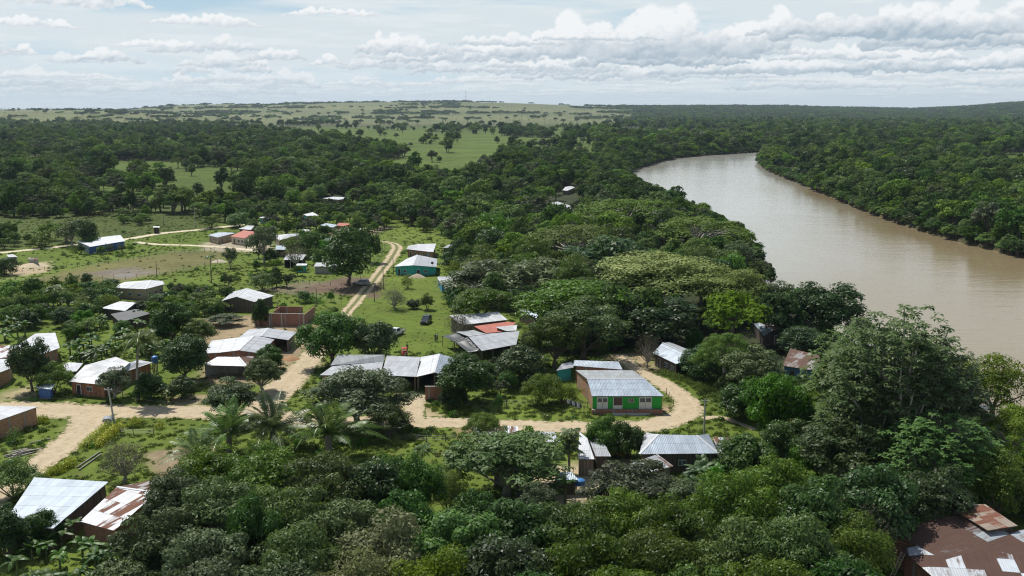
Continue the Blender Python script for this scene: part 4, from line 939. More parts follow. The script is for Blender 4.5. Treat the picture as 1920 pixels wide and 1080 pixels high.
# kennel
t = thing('kennel', P(202.5, 799), 'small dark kennel with a curved metal roof beside the leaning pole', 'kennel', rz=.3)
mb = MB(); mb.box((0, 0, .5), (1.1, 1.0, 1.0)); mb.build('walls', WM['greyb'], t)
mb = MB(); V = []
for k in range(9):
    a = math.pi*k/8; V += [(-.75*math.cos(a), -.8, 1.0+.5*math.sin(a)), (-.75*math.cos(a), .8, 1.0+.5*math.sin(a))]
mb.add(V, [(2*k, 2*k+2, 2*k+3, 2*k+1) for k in range(8)]+[tuple(range(0, 18, 2))[::-1], tuple(range(1, 18, 2))]); mb.build('roof', plain('metal_dull', (.3, .32, .35), .45, .3), t)
# log pile
t = thing('timber_pile', P(42, 851), 'pile of grey sawn timbers beside the left brick building', 'timber pile')
for k in range(12):
    mb = MB(); a = R(50+random.uniform(-16, 16)); x = random.uniform(-1.2, 1.2); y = random.uniform(-.8, .8); z = .12+.13*(k // 5); L = random.uniform(2.2, 3.6)
    mb.box((x, y, z), (L, .2, .12), a); mb.build('timber', plain('timber_grey', (.34, .31, .27), .85), t)
def beam(label, a, b, za=.15, zb=.15, r=.1, name='pole_on_ground'):
    A, B = P(*a, za), P(*b, zb); mb = MB(); mb.cyl((0, 0, 0), B-A, r, 7); o = mb.build(name, plain('timber_grey', (.34, .31, .27))); o.location = A; return tag(o, label, 'timber')
beam('long grey timber lying beside the timber pile', (55, 831), (95, 822))
beam('long pale pole lying on the grass, the lower of two near the bare shrub', (148, 881), (190, 851))
beam('long pale pole lying on the grass, the upper of two near the bare shrub', (144, 876), (187, 847))
beam('thick pale log lying in the green field', (502, 535), (532, 519), .3, .3, .22)
# ladder
t = thing('ladder', P(*zp('F', 190, 1110), 0), 'wooden ladder leaning on the big rusted roof', 'ladder')
b0 = Vector(t.location); top = P(*zp('F', 372, 772), 3.2); b1 = P(*zp('F', 190, 1150), 0.3)
for s in (-1, 1):
    off = Vector((s*.22, 0, 0)); mb = MB(); mb.tube([b1+off-b0, top+off-b0], .04, 6); mb.build('rail', plain('ladder_wood', (.42, .38, .32)), t)
for k in range(10):
    q = b1.lerp(top, (k+.5)/10)-b0; mb = MB(); mb.tube([q-Vector((.22, 0, 0)), q+Vector((.22, 0, 0))], .03, 5); mb.build('rung', plain('ladder_wood', (.42, .38, .32)), t)
# satellite dish
b = P(*zp('4', 1275, 592), 3.4); t = thing('satellite_dish', b, 'small dark satellite dish on the white roof of the turquoise house', 'satellite dish')
mb = MB(); mb.tube([(0, 0, -.5), (0, 0, .1)], .03, 6); mb.build('mount', CHR, t)
mb = MB(); V = [(0, 0, .05)]; 
for k in range(14): a = k*2*math.pi/14; V.append((.42*math.cos(a), -.18, .1+.42*math.sin(a)))
mb.add(V, [(0, 1+k, 1+(k+1) % 14) for k in range(14)]); o = mb.build('dish', plain('dish_grey', (.1, .1, .11)), t); s = o.modifiers.new('t', 'SOLIDIFY'); s.thickness = .03
# washing on the line
A, B = P(*zp('H', 240, 600), 1.7), P(*zp('H', 500, 690), 1.7); t = thing('clothes_line', (A.x, A.y, 0), 'clothes line of white and dark washing beside the brick wall of the green house', 'clothes line')
o0 = Vector(t.location); mb = MB(); mb.tube([A-o0, (A+B)/2-o0-Vector((0, 0, .1)), B-o0], .015, 4); mb.build('line', RUB, t)
for q in (A, B): mb = MB(); mb.cyl((q.x-o0.x, q.y-o0.y, 0), (q.x-o0.x, q.y-o0.y, 1.8), .05, 6); mb.build('post', POSTM, t)
for k in range(9):
    q = A.lerp(B, .1+.09*k)-o0; mb = MB(); h = random.uniform(.5, .8); dd = (B-A).normalized(); w = .42; V = []
    for i in range(3):
        for j in range(4): V.append(q+dd*(w*(j/3-.5))+Vector((.05*math.sin(j*2+i), .05*math.cos(j*2), -h*i/2)))
    mb.add(V, [(i*4+j, i*4+j+1, (i+1)*4+j+1, (i+1)*4+j) for i in range(2) for j in range(3)]); o = mb.build('garment', [WHT, plain('cloth_lilac', (.4, .38, .5), .8), BLK][k % 3], t); s = o.modifiers.new('t', 'SOLIDIFY'); s.thickness = .02
# ---------------------------------------------------------------- foliage meshes
def rand_dirs(n):
    v = rng.normal(size=(n, 3)); return v/np.linalg.norm(v, axis=1, keepdims=True)
def leaf_quads(c, nrm, l, w, tone, droop=0.0):
    n = len(c); nrm = nrm/np.linalg.norm(nrm, axis=1, keepdims=True)
    t = np.cross(nrm, rand_dirs(n)); t /= np.linalg.norm(t, axis=1, keepdims=True)+1e-6; b = np.cross(nrm, t)
    l = (l*rng.uniform(.65, 1.3, n))[:, None]; w = (w*rng.uniform(.65, 1.3, n))[:, None]
    t = t.copy(); t[:, 2] -= droop; 
    V = np.stack([c-t*l/2, c+b*w/2+nrm*w*.12, c+t*l/2, c-b*w/2+nrm*w*.12], 1).reshape(-1, 3)
    return V, np.arange(n*4).reshape(n, 4), np.repeat(tone, 4)
def leafmesh(name, parts, mat):
    Vs, Fs, Ts = [], [], []; o = 0
    for V, Fq, T in parts: Vs.append(V); Fs.append(Fq+o); Ts.append(T); o += len(V)
    me = npmesh(name, np.concatenate(Vs), np.concatenate(Fs), [mat])
    a = me.attributes.new('tone', 'FLOAT', 'POINT'); a.data.foreach_set('value', np.concatenate(Ts).astype(np.float32)); return me
KP = {  # shape, crown height ratio, clump count, clump radius ratio, leaf l, leaf w, leaves per clump, normal jitter
 'O': dict(shape='dome', hb=.18, N=100, rc=.25, l=.40, w=.22, M=150, j=.5), 'D': dict(shape='round', hb=.08, N=95, rc=.27, l=.42, w=.22, M=150, j=.5),
 'B': dict(shape='round', hb=.10, N=75, rc=.29, l=.38, w=.24, M=180, j=.45), 'G': dict(shape='dome', hb=.16, N=95, rc=.23, l=.40, w=.18, M=140, j=.6),
 'S': dict(shape='umbrella', hb=.50, N=130, rc=.16, l=.36, w=.22, M=130, j=.35), 'Y': dict(shape='round', hb=.15, N=50, rc=.30, l=.32, w=.18, M=170, j=.7),
 'F': dict(shape='dome', hb=.30, N=150, rc=.17, l=.40, w=.26, M=110, j=.4), 'C': dict(shape='rosette', hb=.22, N=950, rc=.06, l=.72, w=.34, M=9, j=.5),
 'T': dict(shape='round', hb=.12, N=60, rc=.26, l=.22, w=.10, M=90, j=1.), 'M': dict(shape='dome', hb=.15, N=70, rc=.27, l=.36, w=.16, M=150, j=.8),
 'R': dict(shape='round', hb=.2, N=40, rc=.3, l=.4, w=.2, M=120, j=.7), 'X': dict(shape='dome', hb=.22, N=26, rc=.32, l=1.2, w=.8, M=26, j=.6),
 'L': dict(shape='loose', hb=.25, N=34, rc=.27, l=.5, w=.22, M=90, j=.8)}
KP['Y2'] = KP['Y']
def clumps(kp, Rr, H, N):
    hb = H*kp['hb']; sh = kp['shape']; d = rand_dirs(N*3)
    if sh in ('umbrella',):
        th = rng.uniform(0, 2*np.pi, N); r = np.sqrt(rng.uniform(0, 1, N)); lob = 1+.13*np.sin(th*3+rng.uniform(0, 6))+.08*np.sin(th*7+1)
        x, y = r*lob*np.cos(th)*Rr*.9, r*lob*np.sin(th)*Rr*.9; z = H-(H-hb)*(r**2.2)*.85-rng.uniform(.02, .16, N)*H; return np.stack([x, y, z], 1)
    d = d[d[:, 2] > (-.15 if sh in ('dome', 'rosette') else -.6)][:N]
    ph = rng.uniform(0, 6, 4)
    az = np.arctan2(d[:, 1], d[:, 0]); lob = 1+.14*np.sin(az*2+ph[0])+.12*np.sin(az*3+ph[1]+d[:, 2]*3)+.07*np.sin(az*6+ph[2])
    rr = (rng.uniform(.0, 1, len(d))**.30)*lob*(rng.uniform(.82, 1.05, len(d)))
    rr = np.where(d[:, 2] > .5, np.minimum(rr, 1.04), rr)
    if sh == 'loose': rr = rr*rng.uniform(.6, 1.15, len(d))
    cz = hb+(H-hb)*(.38 if sh in ('dome', 'rosette') else .48); hz = H-cz
    hz2 = np.where(d[:, 2] > 0, hz, cz-hb)
    return np.stack([d[:, 0]*rr*Rr*.84, d[:, 1]*rr*Rr*.84, cz+d[:, 2]*rr*hz2*.92], 1)
def crown(kind, Rr, H, lod, name):
    kp = KP[kind]; f = {0: (1, 1, 1), 1: (.55, .45, 2.0), 2: (.22, .30, 4.2)}[lod]
    N = max(12, int(kp['N']*f[0])); M = max(8, int(kp['M']*f[1])); sc = math.sqrt(f[2]) if kind != 'X' else 1
    if kind == 'X': N, M = kp['N'], kp['M']
    if kind == 'C': M = kp['M']; N = max(60, int(kp['N']*(1 if lod == 0 else .5))); sc = 1 if lod == 0 else 1.4
    cl = clumps(kp, Rr, H, N); n = len(cl); tone = rng.uniform(0, 1, n)
    # the blossom and young leaves grow on the outer top of the crown
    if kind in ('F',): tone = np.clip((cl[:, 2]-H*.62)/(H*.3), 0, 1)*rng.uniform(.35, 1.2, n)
    rc = kp['rc']*Rr*rng.uniform(.7, 1.25, n)*(1 if lod == 0 else 1.15)
    i = np.repeat(np.arange(n), M); d = rand_dirs(n*M)
    if kind == 'C':   # rosettes of big leaves at twig ends
        a = np.tile(np.arange(M)*2*np.pi/M, n)+np.repeat(rng.uniform(0, 6, n), M)
        dd = np.stack([np.cos(a), np.sin(a), rng.uniform(-.45, .35, n*M)], 1)
        c = cl[i]+dd*kp['l']*sc*.55; nrm = np.cross(dd, np.stack([-np.sin(a), np.cos(a), np.zeros(n*M)], 1)); nrm *= np.sign(nrm[:, 2:3]+1e-6); nrm += rand_dirs(n*M)*.25
        t = dd; b = np.cross(nrm, t); b /= np.linalg.norm(b, axis=1, keepdims=True); l = kp['l']*sc*rng.uniform(.6, 1.2, (n*M, 1)); w = kp['w']*sc*rng.uniform(.7, 1.2, (n*M, 1))
        V = np.stack([c-t*l/2, c+b*w/2+t*l*.1, c+t*l/2-np.array([0, 0, .12]), c-b*w/2+t*l*.1], 1).reshape(-1, 3)
        return leafmesh(name, [(V, np.arange(n*M*4).reshape(-1, 4), np.repeat(tone[i], 4))], LM[kind]), cl
    d[:, 2] = np.where(d[:, 2] < -.5, -d[:, 2], d[:, 2])
    flat = np.array([1, 1, .55 if kp['shape'] in ('umbrella', 'dome') else .8])
    c = cl[i]+d*flat*(rc[i]*rng.uniform(.6, 1.06, n*M))[:, None]
    nrm = d+rand_dirs(n*M)*kp['j']+np.array([0, 0, .35])
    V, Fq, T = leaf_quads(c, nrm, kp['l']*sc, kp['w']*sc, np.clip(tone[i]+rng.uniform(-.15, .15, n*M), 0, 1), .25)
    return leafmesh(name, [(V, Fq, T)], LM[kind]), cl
def trunk(kind, cl, Rr, H, name, mat):
    kp = KP[kind]; hb = H*kp['hb']; mb = MB(); r0 = max(.14, .035*H); lean = rng.uniform(-.04, .04, 2)*H
    fork = Vector((lean[0], lean[1], max(hb*.75, H*.16))); mb.tube([(0, 0, -.3), (lean[0]*.3, lean[1]*.3, fork.z*.5), fork], [r0*1.35, r0, r0*.85], 8)
    nl = {'S': 16, 'C': 34, 'G': 18, 'F': 14, 'T': 22, 'O': 9}.get(kind, 7)
    idx = rng.permutation(len(cl))[:nl]
    for k in idx:
        e = Vector(cl[k]); m = fork.lerp(e, .5); m.z += (.10 if kind in 'SF' else -.02)*H*rng.uniform(.3, 1); m.x += rng.uniform(-.3, .3); m.y += rng.uniform(-.3, .3)
        mb.tube([fork, m, e], [r0*.5, r0*.3, r0*.10], 5, False)
        if kind in 'SCGT':
            for q in range(3):
                f = cl[rng.integers(len(cl))]; f = Vector(f)
                if (f-m).length < Rr*.7: mb.tube([m, (m+f)/2+Vector((0, 0, .2)), f], [r0*.24, r0*.15, r0*.06], 4, False)
    me = mb.mesh(name, mat); me.shade_smooth(); return me
def frond(parts, base, az, L, up, droop, nl, lw, ll, tone, vfold=.5):
    """feather frond: arched rib with leaflets"""
    s = np.linspace(0, 1, nl); ca, sa = math.cos(az), math.sin(az)
    rr = L*(np.sin(up)*0+s*math.cos(up)); z = L*(s*math.sin(up)-droop*s**2.2); r = L*s*math.cos(up)*(1-.12*s*droop)
    c = np.stack([base[0]+ca*r, base[1]+sa*r, base[2]+z], 1); t = np.gradient(c, axis=0); t /= np.linalg.norm(t, axis=1, keepdims=True)
    side = np.array([-sa, ca, 0.0]); V = []
    for sg in (-1, 1):
        wl = ll*np.sin(np.clip(s*1.02+.08, 0, 1)*np.pi)**.6*rng.uniform(.8, 1.1, nl)
        dv = side*sg*.85+t*.45+np.array([0, 0, -vfold])*rng.uniform(.6, 1.3, (nl, 1)); dv /= np.linalg.norm(dv, axis=1, keepdims=True)
        p0 = c; p2 = c+dv*wl[:, None]; mid = c+dv*wl[:, None]*.5; tt = t*lw*.5
        V.append(np.stack([p0, mid+tt, p2-np.array([0, 0, .06*ll]), mid-tt], 1))
    V = np.concatenate(V).reshape(-1, 3); n = len(V)//4
    parts.append((V, np.arange(n*4).reshape(n, 4), np.full(n*4, tone)))
    # rib
    w = .05; V2 = np.stack([c[:-1]+side*w, c[1:]+side*w*.6, c[1:]-side*w*.6, c[:-1]-side*w], 1).reshape(-1, 3); n = len(V2)//4
    parts.append((V2, np.arange(n*4).reshape(n, 4), np.full(n*4, min(1, tone+.4))))
def palm(kind, name):
    parts = []; mb = MB()
    if kind == 'coco':
        H = 9.0; base = (.5, .2, H)
        mb.tube([(0, 0, -.2), (.05, 0, 2), (.15, .05, 5), (.5, .2, H)], [.26, .17, .14, .13], 8)
        for k in range(20): frond(parts, base, k*2.4+rng.uniform(-.2, .2), rng.uniform(3.2, 4.2), rng.uniform(-.1, 1.15), rng.uniform(.45, .8), 34, .16, .8, rng.uniform(0, 1), .7)
    elif kind == 'oil':
        H = 2.6; base = (0, 0, H); mb.tube([(0, 0, -.2), (0, 0, H*.7), (0, 0, H)], [.42, .38, .3], 9)
        for k in range(26): frond(parts, base, k*2.4+rng.uniform(-.2, .2), rng.uniform(5.5, 8), rng.uniform(.3, 1.35), rng.uniform(.25, .6), 46, .13, 1.1, rng.uniform(0, 1), .35)
    elif kind == 'slim':
        H = 11.; base = (0, 0, H); mb.tube([(0, 0, -.2), (0, 0, 5), (0, 0, H)], [.2, .13, .11], 8)
        for k in range(14): frond(parts, base, k*2.4, rng.uniform(2.2, 2.9), rng.uniform(-.2, .9), rng.uniform(.5, .9), 26, .16, .7, rng.uniform(0, 1), .8)
    elif kind == 'column':
        H = 6.5; base = (0, 0, H); mb.tube([(0, 0, -.2), (0, 0, 5), (0, 0, H)], [.2, .16, .13], 8)
        for k in range(30): frond(parts, (0, 0, H-rng.uniform(0, 3.2)), k*2.4, rng.uniform(2.2, 3.3), rng.uniform(.3, 1.3), rng.uniform(.5, .9), 30, .18, .8, rng.uniform(0, 1), .7)
    return leafmesh(name+'_fronds', parts, LM['P']), mb.mesh(name+'_trunk', BARKG)
def banana(name):
    parts = []; mb = MB(); H = rng.uniform(1.8, 2.6)
    ns = rng.integers(1, 4)
    for q in range(ns):
        bx, by = rng.uniform(-.8, .8, 2) if ns > 1 else (0, 0); h = H*rng.uniform(.7, 1.1); mb.tube([(bx, by, -.1), (bx, by, h)], [.16, .10], 7)
        for k in range(8):
            az = k*2.4+rng.uniform(-.3, .3); L = rng.uniform(1.7, 2.6); up = rng.uniform(.35, 1.3); s = np.linspace(0, 1, 7); dr = rng.uniform(.35, .95)
            r = L*s*math.cos(up)+.1*s; z = L*(s*math.sin(up)-dr*s**2); c = np.stack([bx+np.cos(az)*r, by+np.sin(az)*r, h+z], 1)
            side = np.array([-math.sin(az), math.cos(az), 0]); w = .33*np.sin(np.clip(s*.92+.08, 0, 1)*np.pi)**.5; 
            for sg in (-1, 1):
                e = c+side*sg*w[:, None]-np.array([0, 0, .12])*w[:, None]*2
                a, b = (c, e); V = np.stack([a[:-1], a[1:], b[1:], b[:-1]], 1).reshape(-1, 3); n = 6
                parts.append((V, np.arange(n*4).reshape(n, 4), np.full(n*4, rng.uniform(0, 1))))
    return leafmesh(name+'_leaves', parts, LM['N']), mb.mesh(name+'_stem', plain('stem_green', (.12, .15, .05)))

# ---------------------------------------------------------------- prototypes, made when first needed
PR = {}
def proto(kind, lod, var):
    k = (kind, lod, var)
    if k not in PR:
        big = {'S': (8.5, 13), 'F': (9, 13), 'C': (10, 18), 'O': (6.5, 10.5), 'X': (4.6, 9.5)}.get(kind, (4.6, 8.5))
        if kind in ('coco', 'oil', 'slim', 'column'): cm, tm = palm(kind, kind); Rr, H = {'coco': (3.6, 10.5), 'oil': (6, 7.5), 'slim': (2.6, 12), 'column': (2.6, 9)}[kind]
        elif kind == 'banana': cm, tm = banana('banana'); Rr, H = 2.2, 3.8
        else:
            Rr, H = big; cm, cl = crown(kind, Rr, H, lod, 'crown_'+kind); tm = trunk(kind, cl, Rr, H, 'trunk_'+kind, BARKW if kind in 'SCGT' else BARK)
        PR[k] = (cm, tm, Rr, H)
    return PR[k]
TREES = []      # [x, y, R, H, kind, label, forced]
def dist(x, y): return math.hypot(x, y)
def T(px, yt, w, H, kind, label=None, group=None):
    if H > 20:
        b = P(px, H); lo, hi = 1.0, 32.0
        for _ in range(30):
            m = (lo+hi)/2
            if proj(b.x, b.y, m)[1] > yt: lo = m
            else: hi = m
        H = lo
    q = P(px, yt, H); s = (q-Vector((0, 0, CAMH))).length; TREES.append([q.x, q.y, w/2*s/F, H, kind, label, group])
BIG = []
def wood_free(x, y, r, pts, k=.62):
    for a in pts:
        if (a[0]-x)**2+(a[1]-y)**2 < (k*(a[2]+r))**2: return False
    return True
# distinctive trees, each with its own words
for a in [
 (1180, 372, 235, 15, 'S', 'wide yellow green flat topped tree crowning the wood left of the river'),
 (1075, 420, 200, 14, 'S', 'broad umbrella tree with pale forked limbs at the left of the big flat topped tree'),
 (1310, 405, 190, 14, 'S', 'umbrella tree with bare white branches nearest the river edge'),
 (1245, 474, 330, 15, 'F', 'huge pale blossoming umbrella tree in the middle of the wood'),
 (1360, 500, 220, 13, 'F', 'blossoming tree leaning over the river right of the huge pale one'),
 (1372, 540, 150, 598, 'O', 'rounded olive tree below the right side of the blossoming crowns'),
 (1080, 525, 250, 13, 'O', 'large dark olive tree behind the green house lane'),
 (1130, 450, 190, 12.5, 'D', 'deep green tree between the two umbrella trees'),
 (1225, 560, 190, 10, 'D', 'dark tree under the front of the blossoming tree'),
 (985, 480, 170, 12, 'G', 'grey green tree left of the deep green crowns'),
 (905, 490, 170, 10, 'G', 'silvery leaved tree right of the turquoise house'),
 (900, 540, 130, 8.5, 'O', 'leafy dark tree right of the small blue hut'),
 (1385, 448, 80, 12, 'C', 'thin tree with sparse clusters against the river, upper one'),
 (1362, 622, 116, 728, 'S', 'yellow green spreading tree between the open barn and the riverside hut'),
 (1410, 650, 130, 750, 'G', 'grey leaved bush like tree below the spreading tree beside the barn'),
 (1325, 640, 100, 712, 'D', 'dark tree just right of the open barn'),
 (1402, 705, 110, 785, 'D', 'dark bushy tree at the edge of the grassy slope'),
 (1458, 697, 124, 830, 'B', 'bright green rounded tree with dark trunk right of the road bend'),
 (1475, 770, 110, 870, 'D', 'dark crown below the bright green rounded tree'),
 (1548, 534, 160, 632, 'D', 'dense dark tree on the bank between river and rusty hut'),
 (1467, 527, 86, 615, 'G', 'tall grey green tree at the bank behind the riverside hut'),
 (1512, 604, 96, 664, 'D', 'small dark tree beside the riverside blue house'),
 (1695, 556, 300, 900, 'C', 'big tree with large rosette leaves sticking up against the river'),
 (1605, 606, 220, 850, 'C', 'large leaved tree left of the tallest rosette tree'),
 (1770, 640, 210, 880, 'C', 'large leaved tree reaching right over the river'),
 (1640, 700, 260, 900, 'C', 'pale branched tree in the middle of the right side foliage'),
 (1760, 770, 240, 960, 'C', 'rosette tree above the rusted roof, lower right'),
 (1580, 780, 190, 930, 'G', 'grey green tree left below the pale branched tree'),
 (1870, 672, 150, 10, 'Y', 'yellow green feathery tree at the right edge by the river'),
 (1905, 760, 140, 11, 'S', 'loose olive tree at the right edge'),
 (1880, 850, 120, 9, 'Y', 'yellowish bamboo like clump at the right edge above the rusted roof'),
 (1640, 880, 170, 10.5, 'D', 'dark tree left of the rusted roof with sparse limbs'),
 (1760, 880, 150, 9, 'D', 'dark tree shading the top of the rusted roof'),
 # centre
 (620, 583, 128, 686, 'B', 'rounded mango tree with bright leaves at the left of the pair by the side road'),
 (699, 602, 88, 686, 'D', 'darker mango tree at the right of the pair behind the parapet house'),
 (650, 434, 112, 536, 'D', 'big dark mango tree shading the silver car'),
 (692, 428, 48, 492, 'D', 'tall narrow dark tree joined to the big mango tree'),
 (668, 688, 200, 800, 'G', 'wide grey green tree in front of the parapet house'),
 (725, 742, 100, 818, 'O', 'small olive tree at the foot of the wide grey green tree'),
 (1003, 615, 66, 690, 'G', 'grey tree over the right end of the open hall'),
 (978, 640, 115, 718, 'D', 'leafy dark tree in front of the open hall, left of the garden'),
 (1040, 590, 120, 690, 'O', 'dark olive tree right of the red roofed shed'),
 (1095, 560, 190, 676, 'O', 'tall tree with thick trunk behind the turquoise lean-to'),
 (872, 668, 122, 756, 'D', 'dark round tree right of the gabled white shed'),
 (850, 712, 56, 762, 'D', 'low dark tree in front of the brick wall panel'),
 (862, 584, 72, 640, 'T', 'thin leaved grey tree over the left end of the long white shed'),
 (1015, 693, 84, 760, 'Y', 'light green airy tree in the garden left of the green house'),
 (1058, 714, 66, 754, 'Y', 'low light green tree nearest the clothes line'),
 (1215, 623, 48, 690, 'T', 'thin pale tree at the left corner of the open barn'),
 (935, 738, 18, 3, 'B', 'small round shrub alone on the garden grass'),
 (740, 541, 60, 580, 'T', 'small purple grey tree on the lawn, largest of three'),
 (776, 558, 28, 579, 'D', 'small dark tree on the lawn, middle of three'),
 (800, 544, 32, 581, 'O', 'small airy tree on the lawn, right of three'),
 (764, 508, 28, 541, 'Y', 'young light green tree in front of the turquoise house'),
 # left
 (52, 636, 70, 734, 'D', 'dark leafy tree below the warehouse, left of two'),
 (98, 668, 70, 738, 'O', 'olive leafy tree above the blue walled hut, right of two'),
 (212, 688, 62, 748, 'G', 'silvery shrub tree left of the coconut palm trunk'),
 (278, 688, 56, 748, 'D', 'dark shrub tree right of the coconut palm'),
 (345, 630, 92, 716, 'D', 'dense dark green tree left of the hip roofed porch'),
 (320, 570, 78, 645, 'D', 'dense dark tree beside the blue tank on the left'),
 (370, 586, 76, 650, 'O', 'olive tree between the dark tree and the sand heap'),
 (505, 640, 58, 692, 'D', 'dark small tree at the corner of the silver gabled roof'),
 (490, 668, 82, 735, 'G', 'silvery round tree beside the hip roofed porch'),
 (430, 712, 115, 790, 'G', 'grey leafy tree above the palms at the road'),
 (340, 700, 58, 748, 'D', 'low dark bush tree on the grass right of the palm house'),
 (228, 826, 98, 905, 'T', 'bare twiggy grey shrub above the patchy shed'),
 (487, 554, 32, 612, 'D', 'small tree beside the white roofed barn wall'),
 (345, 357, 50, 10, 'Y', 'single yellow green tree before the dark tree row at the far road'),
 (131, 410, 50, 460, 'G', 'grey green tree left of the pair at the white fork house'),
 (162, 412, 46, 464, 'D', 'dark tree right of the pair at the white fork house'),
 (74, 433, 46, 6, 'O', 'olive roadside tree at the far left'),
 (170, 445, 36, 4, 'B', 'bush before the white fork house'),
 (8, 475, 46, 515, 'D', 'dark tree at the far left edge below the road'),
 (492, 418, 62, 492, 'G', 'tall grey green tree right of the red roofed house'),
 (582, 430, 56, 482, 'B', 'bright green tree in the middle of the far village'),
 (553, 452, 56, 504, 'T', 'brownish tree in front of the tan house of the far village'),
 (395, 396, 50, 428, 'O', 'bushy tree at the far road bend, left one'),
 (447, 392, 52, 426, 'B', 'light bushy tree at the far road bend, right one'),
 (430, 461, 32, 502, 'G', 'grey round headed tree at the right end of the bare field'),
 (492, 505, 56, 545, 'O', 'low olive tree in the green field'),
 (420, 512, 14, 3.5, 'D', 'dark little conifer like bush in the field, left one'), (428, 514, 18, 3.8, 'G', 'grey little bush in the field, right one'),
 (571, 545, 30, 3.2, 'B', 'bright shrub in the field corner by the side road'), (620, 545, 16, 3.0, 'B', 'small shrub beside the side road fence'),
 (162, 512, 22, 3.8, 'D', 'upright dark shrub before the bare field'), (208, 522, 34, 3, 'D', 'low hedge of shrubs left of the farm building'),
 (380, 545, 56, 4.2, 'O', 'leafy shrub left of the white roofed barn'), (400, 560, 60, 3.4, 'O', 'spreading shrub below the white roofed barn'),
 (420, 588, 70, 2.8, 'G', 'low shrub by the sand heap'), (355, 565, 40, 3.2, 'B', 'light shrub left of the barn shrubs'),
 # near the bottom houses
 (950, 812, 250, 8.5, 'G', 'huge grey green spreading tree below the road in the centre'),
 (905, 775, 100, 7, 'S', 'thin flat topped tree standing against the sandy road'),
 (1133, 768, 80, 856, 'B', 'bright green open tree beside the dark palm'),
 (1178, 780, 76, 858, 'D', 'dark green tree beside the bright green open tree'),
 (1158, 838, 32, 862, 'R', 'orange leaved shrub between the cabin and the hip roof house'),
 (1195, 868, 190, 7.5, 'G', 'grey branched sprawling tree below the hip roof house, left part'),
 (1290, 900, 130, 6.5, 'G', 'grey branched sprawling tree below the hip roof house, right part'),
 (1402, 806, 120, 900, 'D', 'dark bushy tree covering the end of the patched pale roof'),
 (20, 848, 108, 935, 'O', 'dark olive tree at the left edge beside the track'),
 (0, 935, 90, 7, 'D', 'dark tree at the left edge of the blue grey roof'),
 (70, 945, 72, 5, 'D', 'small glossy tree overlapping the blue grey roof'),
 (1625, 935, 130, 1075, 'T', 'pale bare branched bush sprawling left of the big rusted roof'),
 (517, 318, 56, 352, 'R', 'orange flowering tree in the far wood, nearer of two'), (415, 276, 44, 300, 'R', 'orange flowering tree in the far wood, farther of two'),
]: T(*a)
n_named = len(TREES)
# the foreground wood: overlapping crowns
FG = 'trees of the foreground wood along the bottom'
for a in [(395, 838, 180, 9.0, 'O'), (500, 838, 200, 10, 'O'), (610, 850, 180, 10.5, 'O'), (690, 862, 150, 9, 'D'), (325, 880, 150, 10, 'G'), (415, 900, 190, 11, 'G'), (530, 905, 190, 11, 'O'),
          (640, 930, 170, 10.5, 'G'), (740, 835, 80, 7.5, 'B'), (785, 858, 100, 8.5, 'B'), (838, 868, 70, 6.5, 'Y'), (760, 925, 140, 9.5, 'D'), (470, 938, 120, 11.0, 'D'), (300, 960, 190, 10.5, 'G'),
          (390, 985, 180, 11, 'G'), (560, 985, 190, 11, 'O'), (720, 972, 230, 11, 'M'), (860, 960, 190, 10, 'B'), (960, 945, 200, 9.5, 'D'), (1070, 945, 200, 10, 'O'), (1170, 920, 180, 10, 'O'),
          (1270, 930, 210, 11, 'O'), (1375, 885, 190, 11, 'O'), (1450, 860, 180, 10.5, 'O'), (1530, 900, 170, 10.5, 'D'), (1345, 870, 50, 8, 'B'), (1100, 1000, 220, 11, 'O'), (960, 1010, 210, 10.5, 'D'),
          (820, 1030, 200, 10.5, 'Y'), (680, 1040, 220, 11, 'M'), (520, 1045, 210, 11, 'G'), (380, 1050, 200, 11, 'G'), (1240, 1000, 210, 11, 'O'), (1380, 975, 210, 11, 'O'), (1500, 970, 200, 11, 'O'),
          (1610, 965, 150, 9, 'Y'), (1450, 1050, 210, 11, 'O'), (1310, 1065, 220, 11, 'O'), (1160, 1075, 230, 11, 'O'), (1010, 1085, 220, 11, 'D'), (860, 1095, 200, 10.5, 'B'), (240, 1045, 160, 8, 'G'),
          (1580, 1045, 190, 9, 'D'), (720, 1110, 240, 11, 'M'), (560, 1120, 220, 11, 'G'), (400, 1130, 220, 11, 'D'), (250, 1130, 200, 9, 'O'), (1490, 1130, 220, 10, 'O'), (1010, 905, 90, 5.5, 'G'), (890, 905, 100, 7, 'D')]:
    T(*a, 'foreground', FG)
GNAME = {'O': 'glossy olive green', 'D': 'dark green', 'B': 'bright green', 'G': 'grey green', 'M': 'pale tan green', 'Y': 'yellow green', 'S': 'flat topped yellow green', 'C': 'rosette leaved', 'X': 'dark green', 'T': 'thin leaved', 'F': 'blossoming'}
# the riverside wood, filled between the named crowns
WA = poly_world([(640, 384), (705, 405), (800, 428), (858, 440), (868, 470), (874, 560), (930, 560), (1000, 600), (1070, 640), (1200, 648), (1230, 625), (1330, 640), (1450, 630), (1500, 625), (1560, 640), (1700, 700), (1840, 790), (1960, 860), (2200, 1000), (2400, 1040)]+LEFT_BANK[2:15])
SUB = 'trees of the wood between village and river'
x0, y0 = WA.min(0); x1, y1 = WA.max(0)
tries = np.stack([rng.uniform(x0, x1, 26000), rng.uniform(y0, min(y1, 760), 26000)], 1)
ok = inpoly(WA, tries[:, 0], tries[:, 1]) & ~near_road(tries[:, 0], tries[:, 1], 2.5) & (polydist(RIVER, tries[:, 0], tries[:, 1]) > .5) & ~inpoly(RIVER, tries[:, 0], tries[:, 1])
for f in FOOT:
    c = f[-1]; rr = np.hypot(*(f[:-1]-c).T).max(); ok &= np.hypot(tries[:, 0]-c[0], tries[:, 1]-c[1]) > rr*.7+2.0
tries = tries[ok]; acc = list(TREES); wood = []
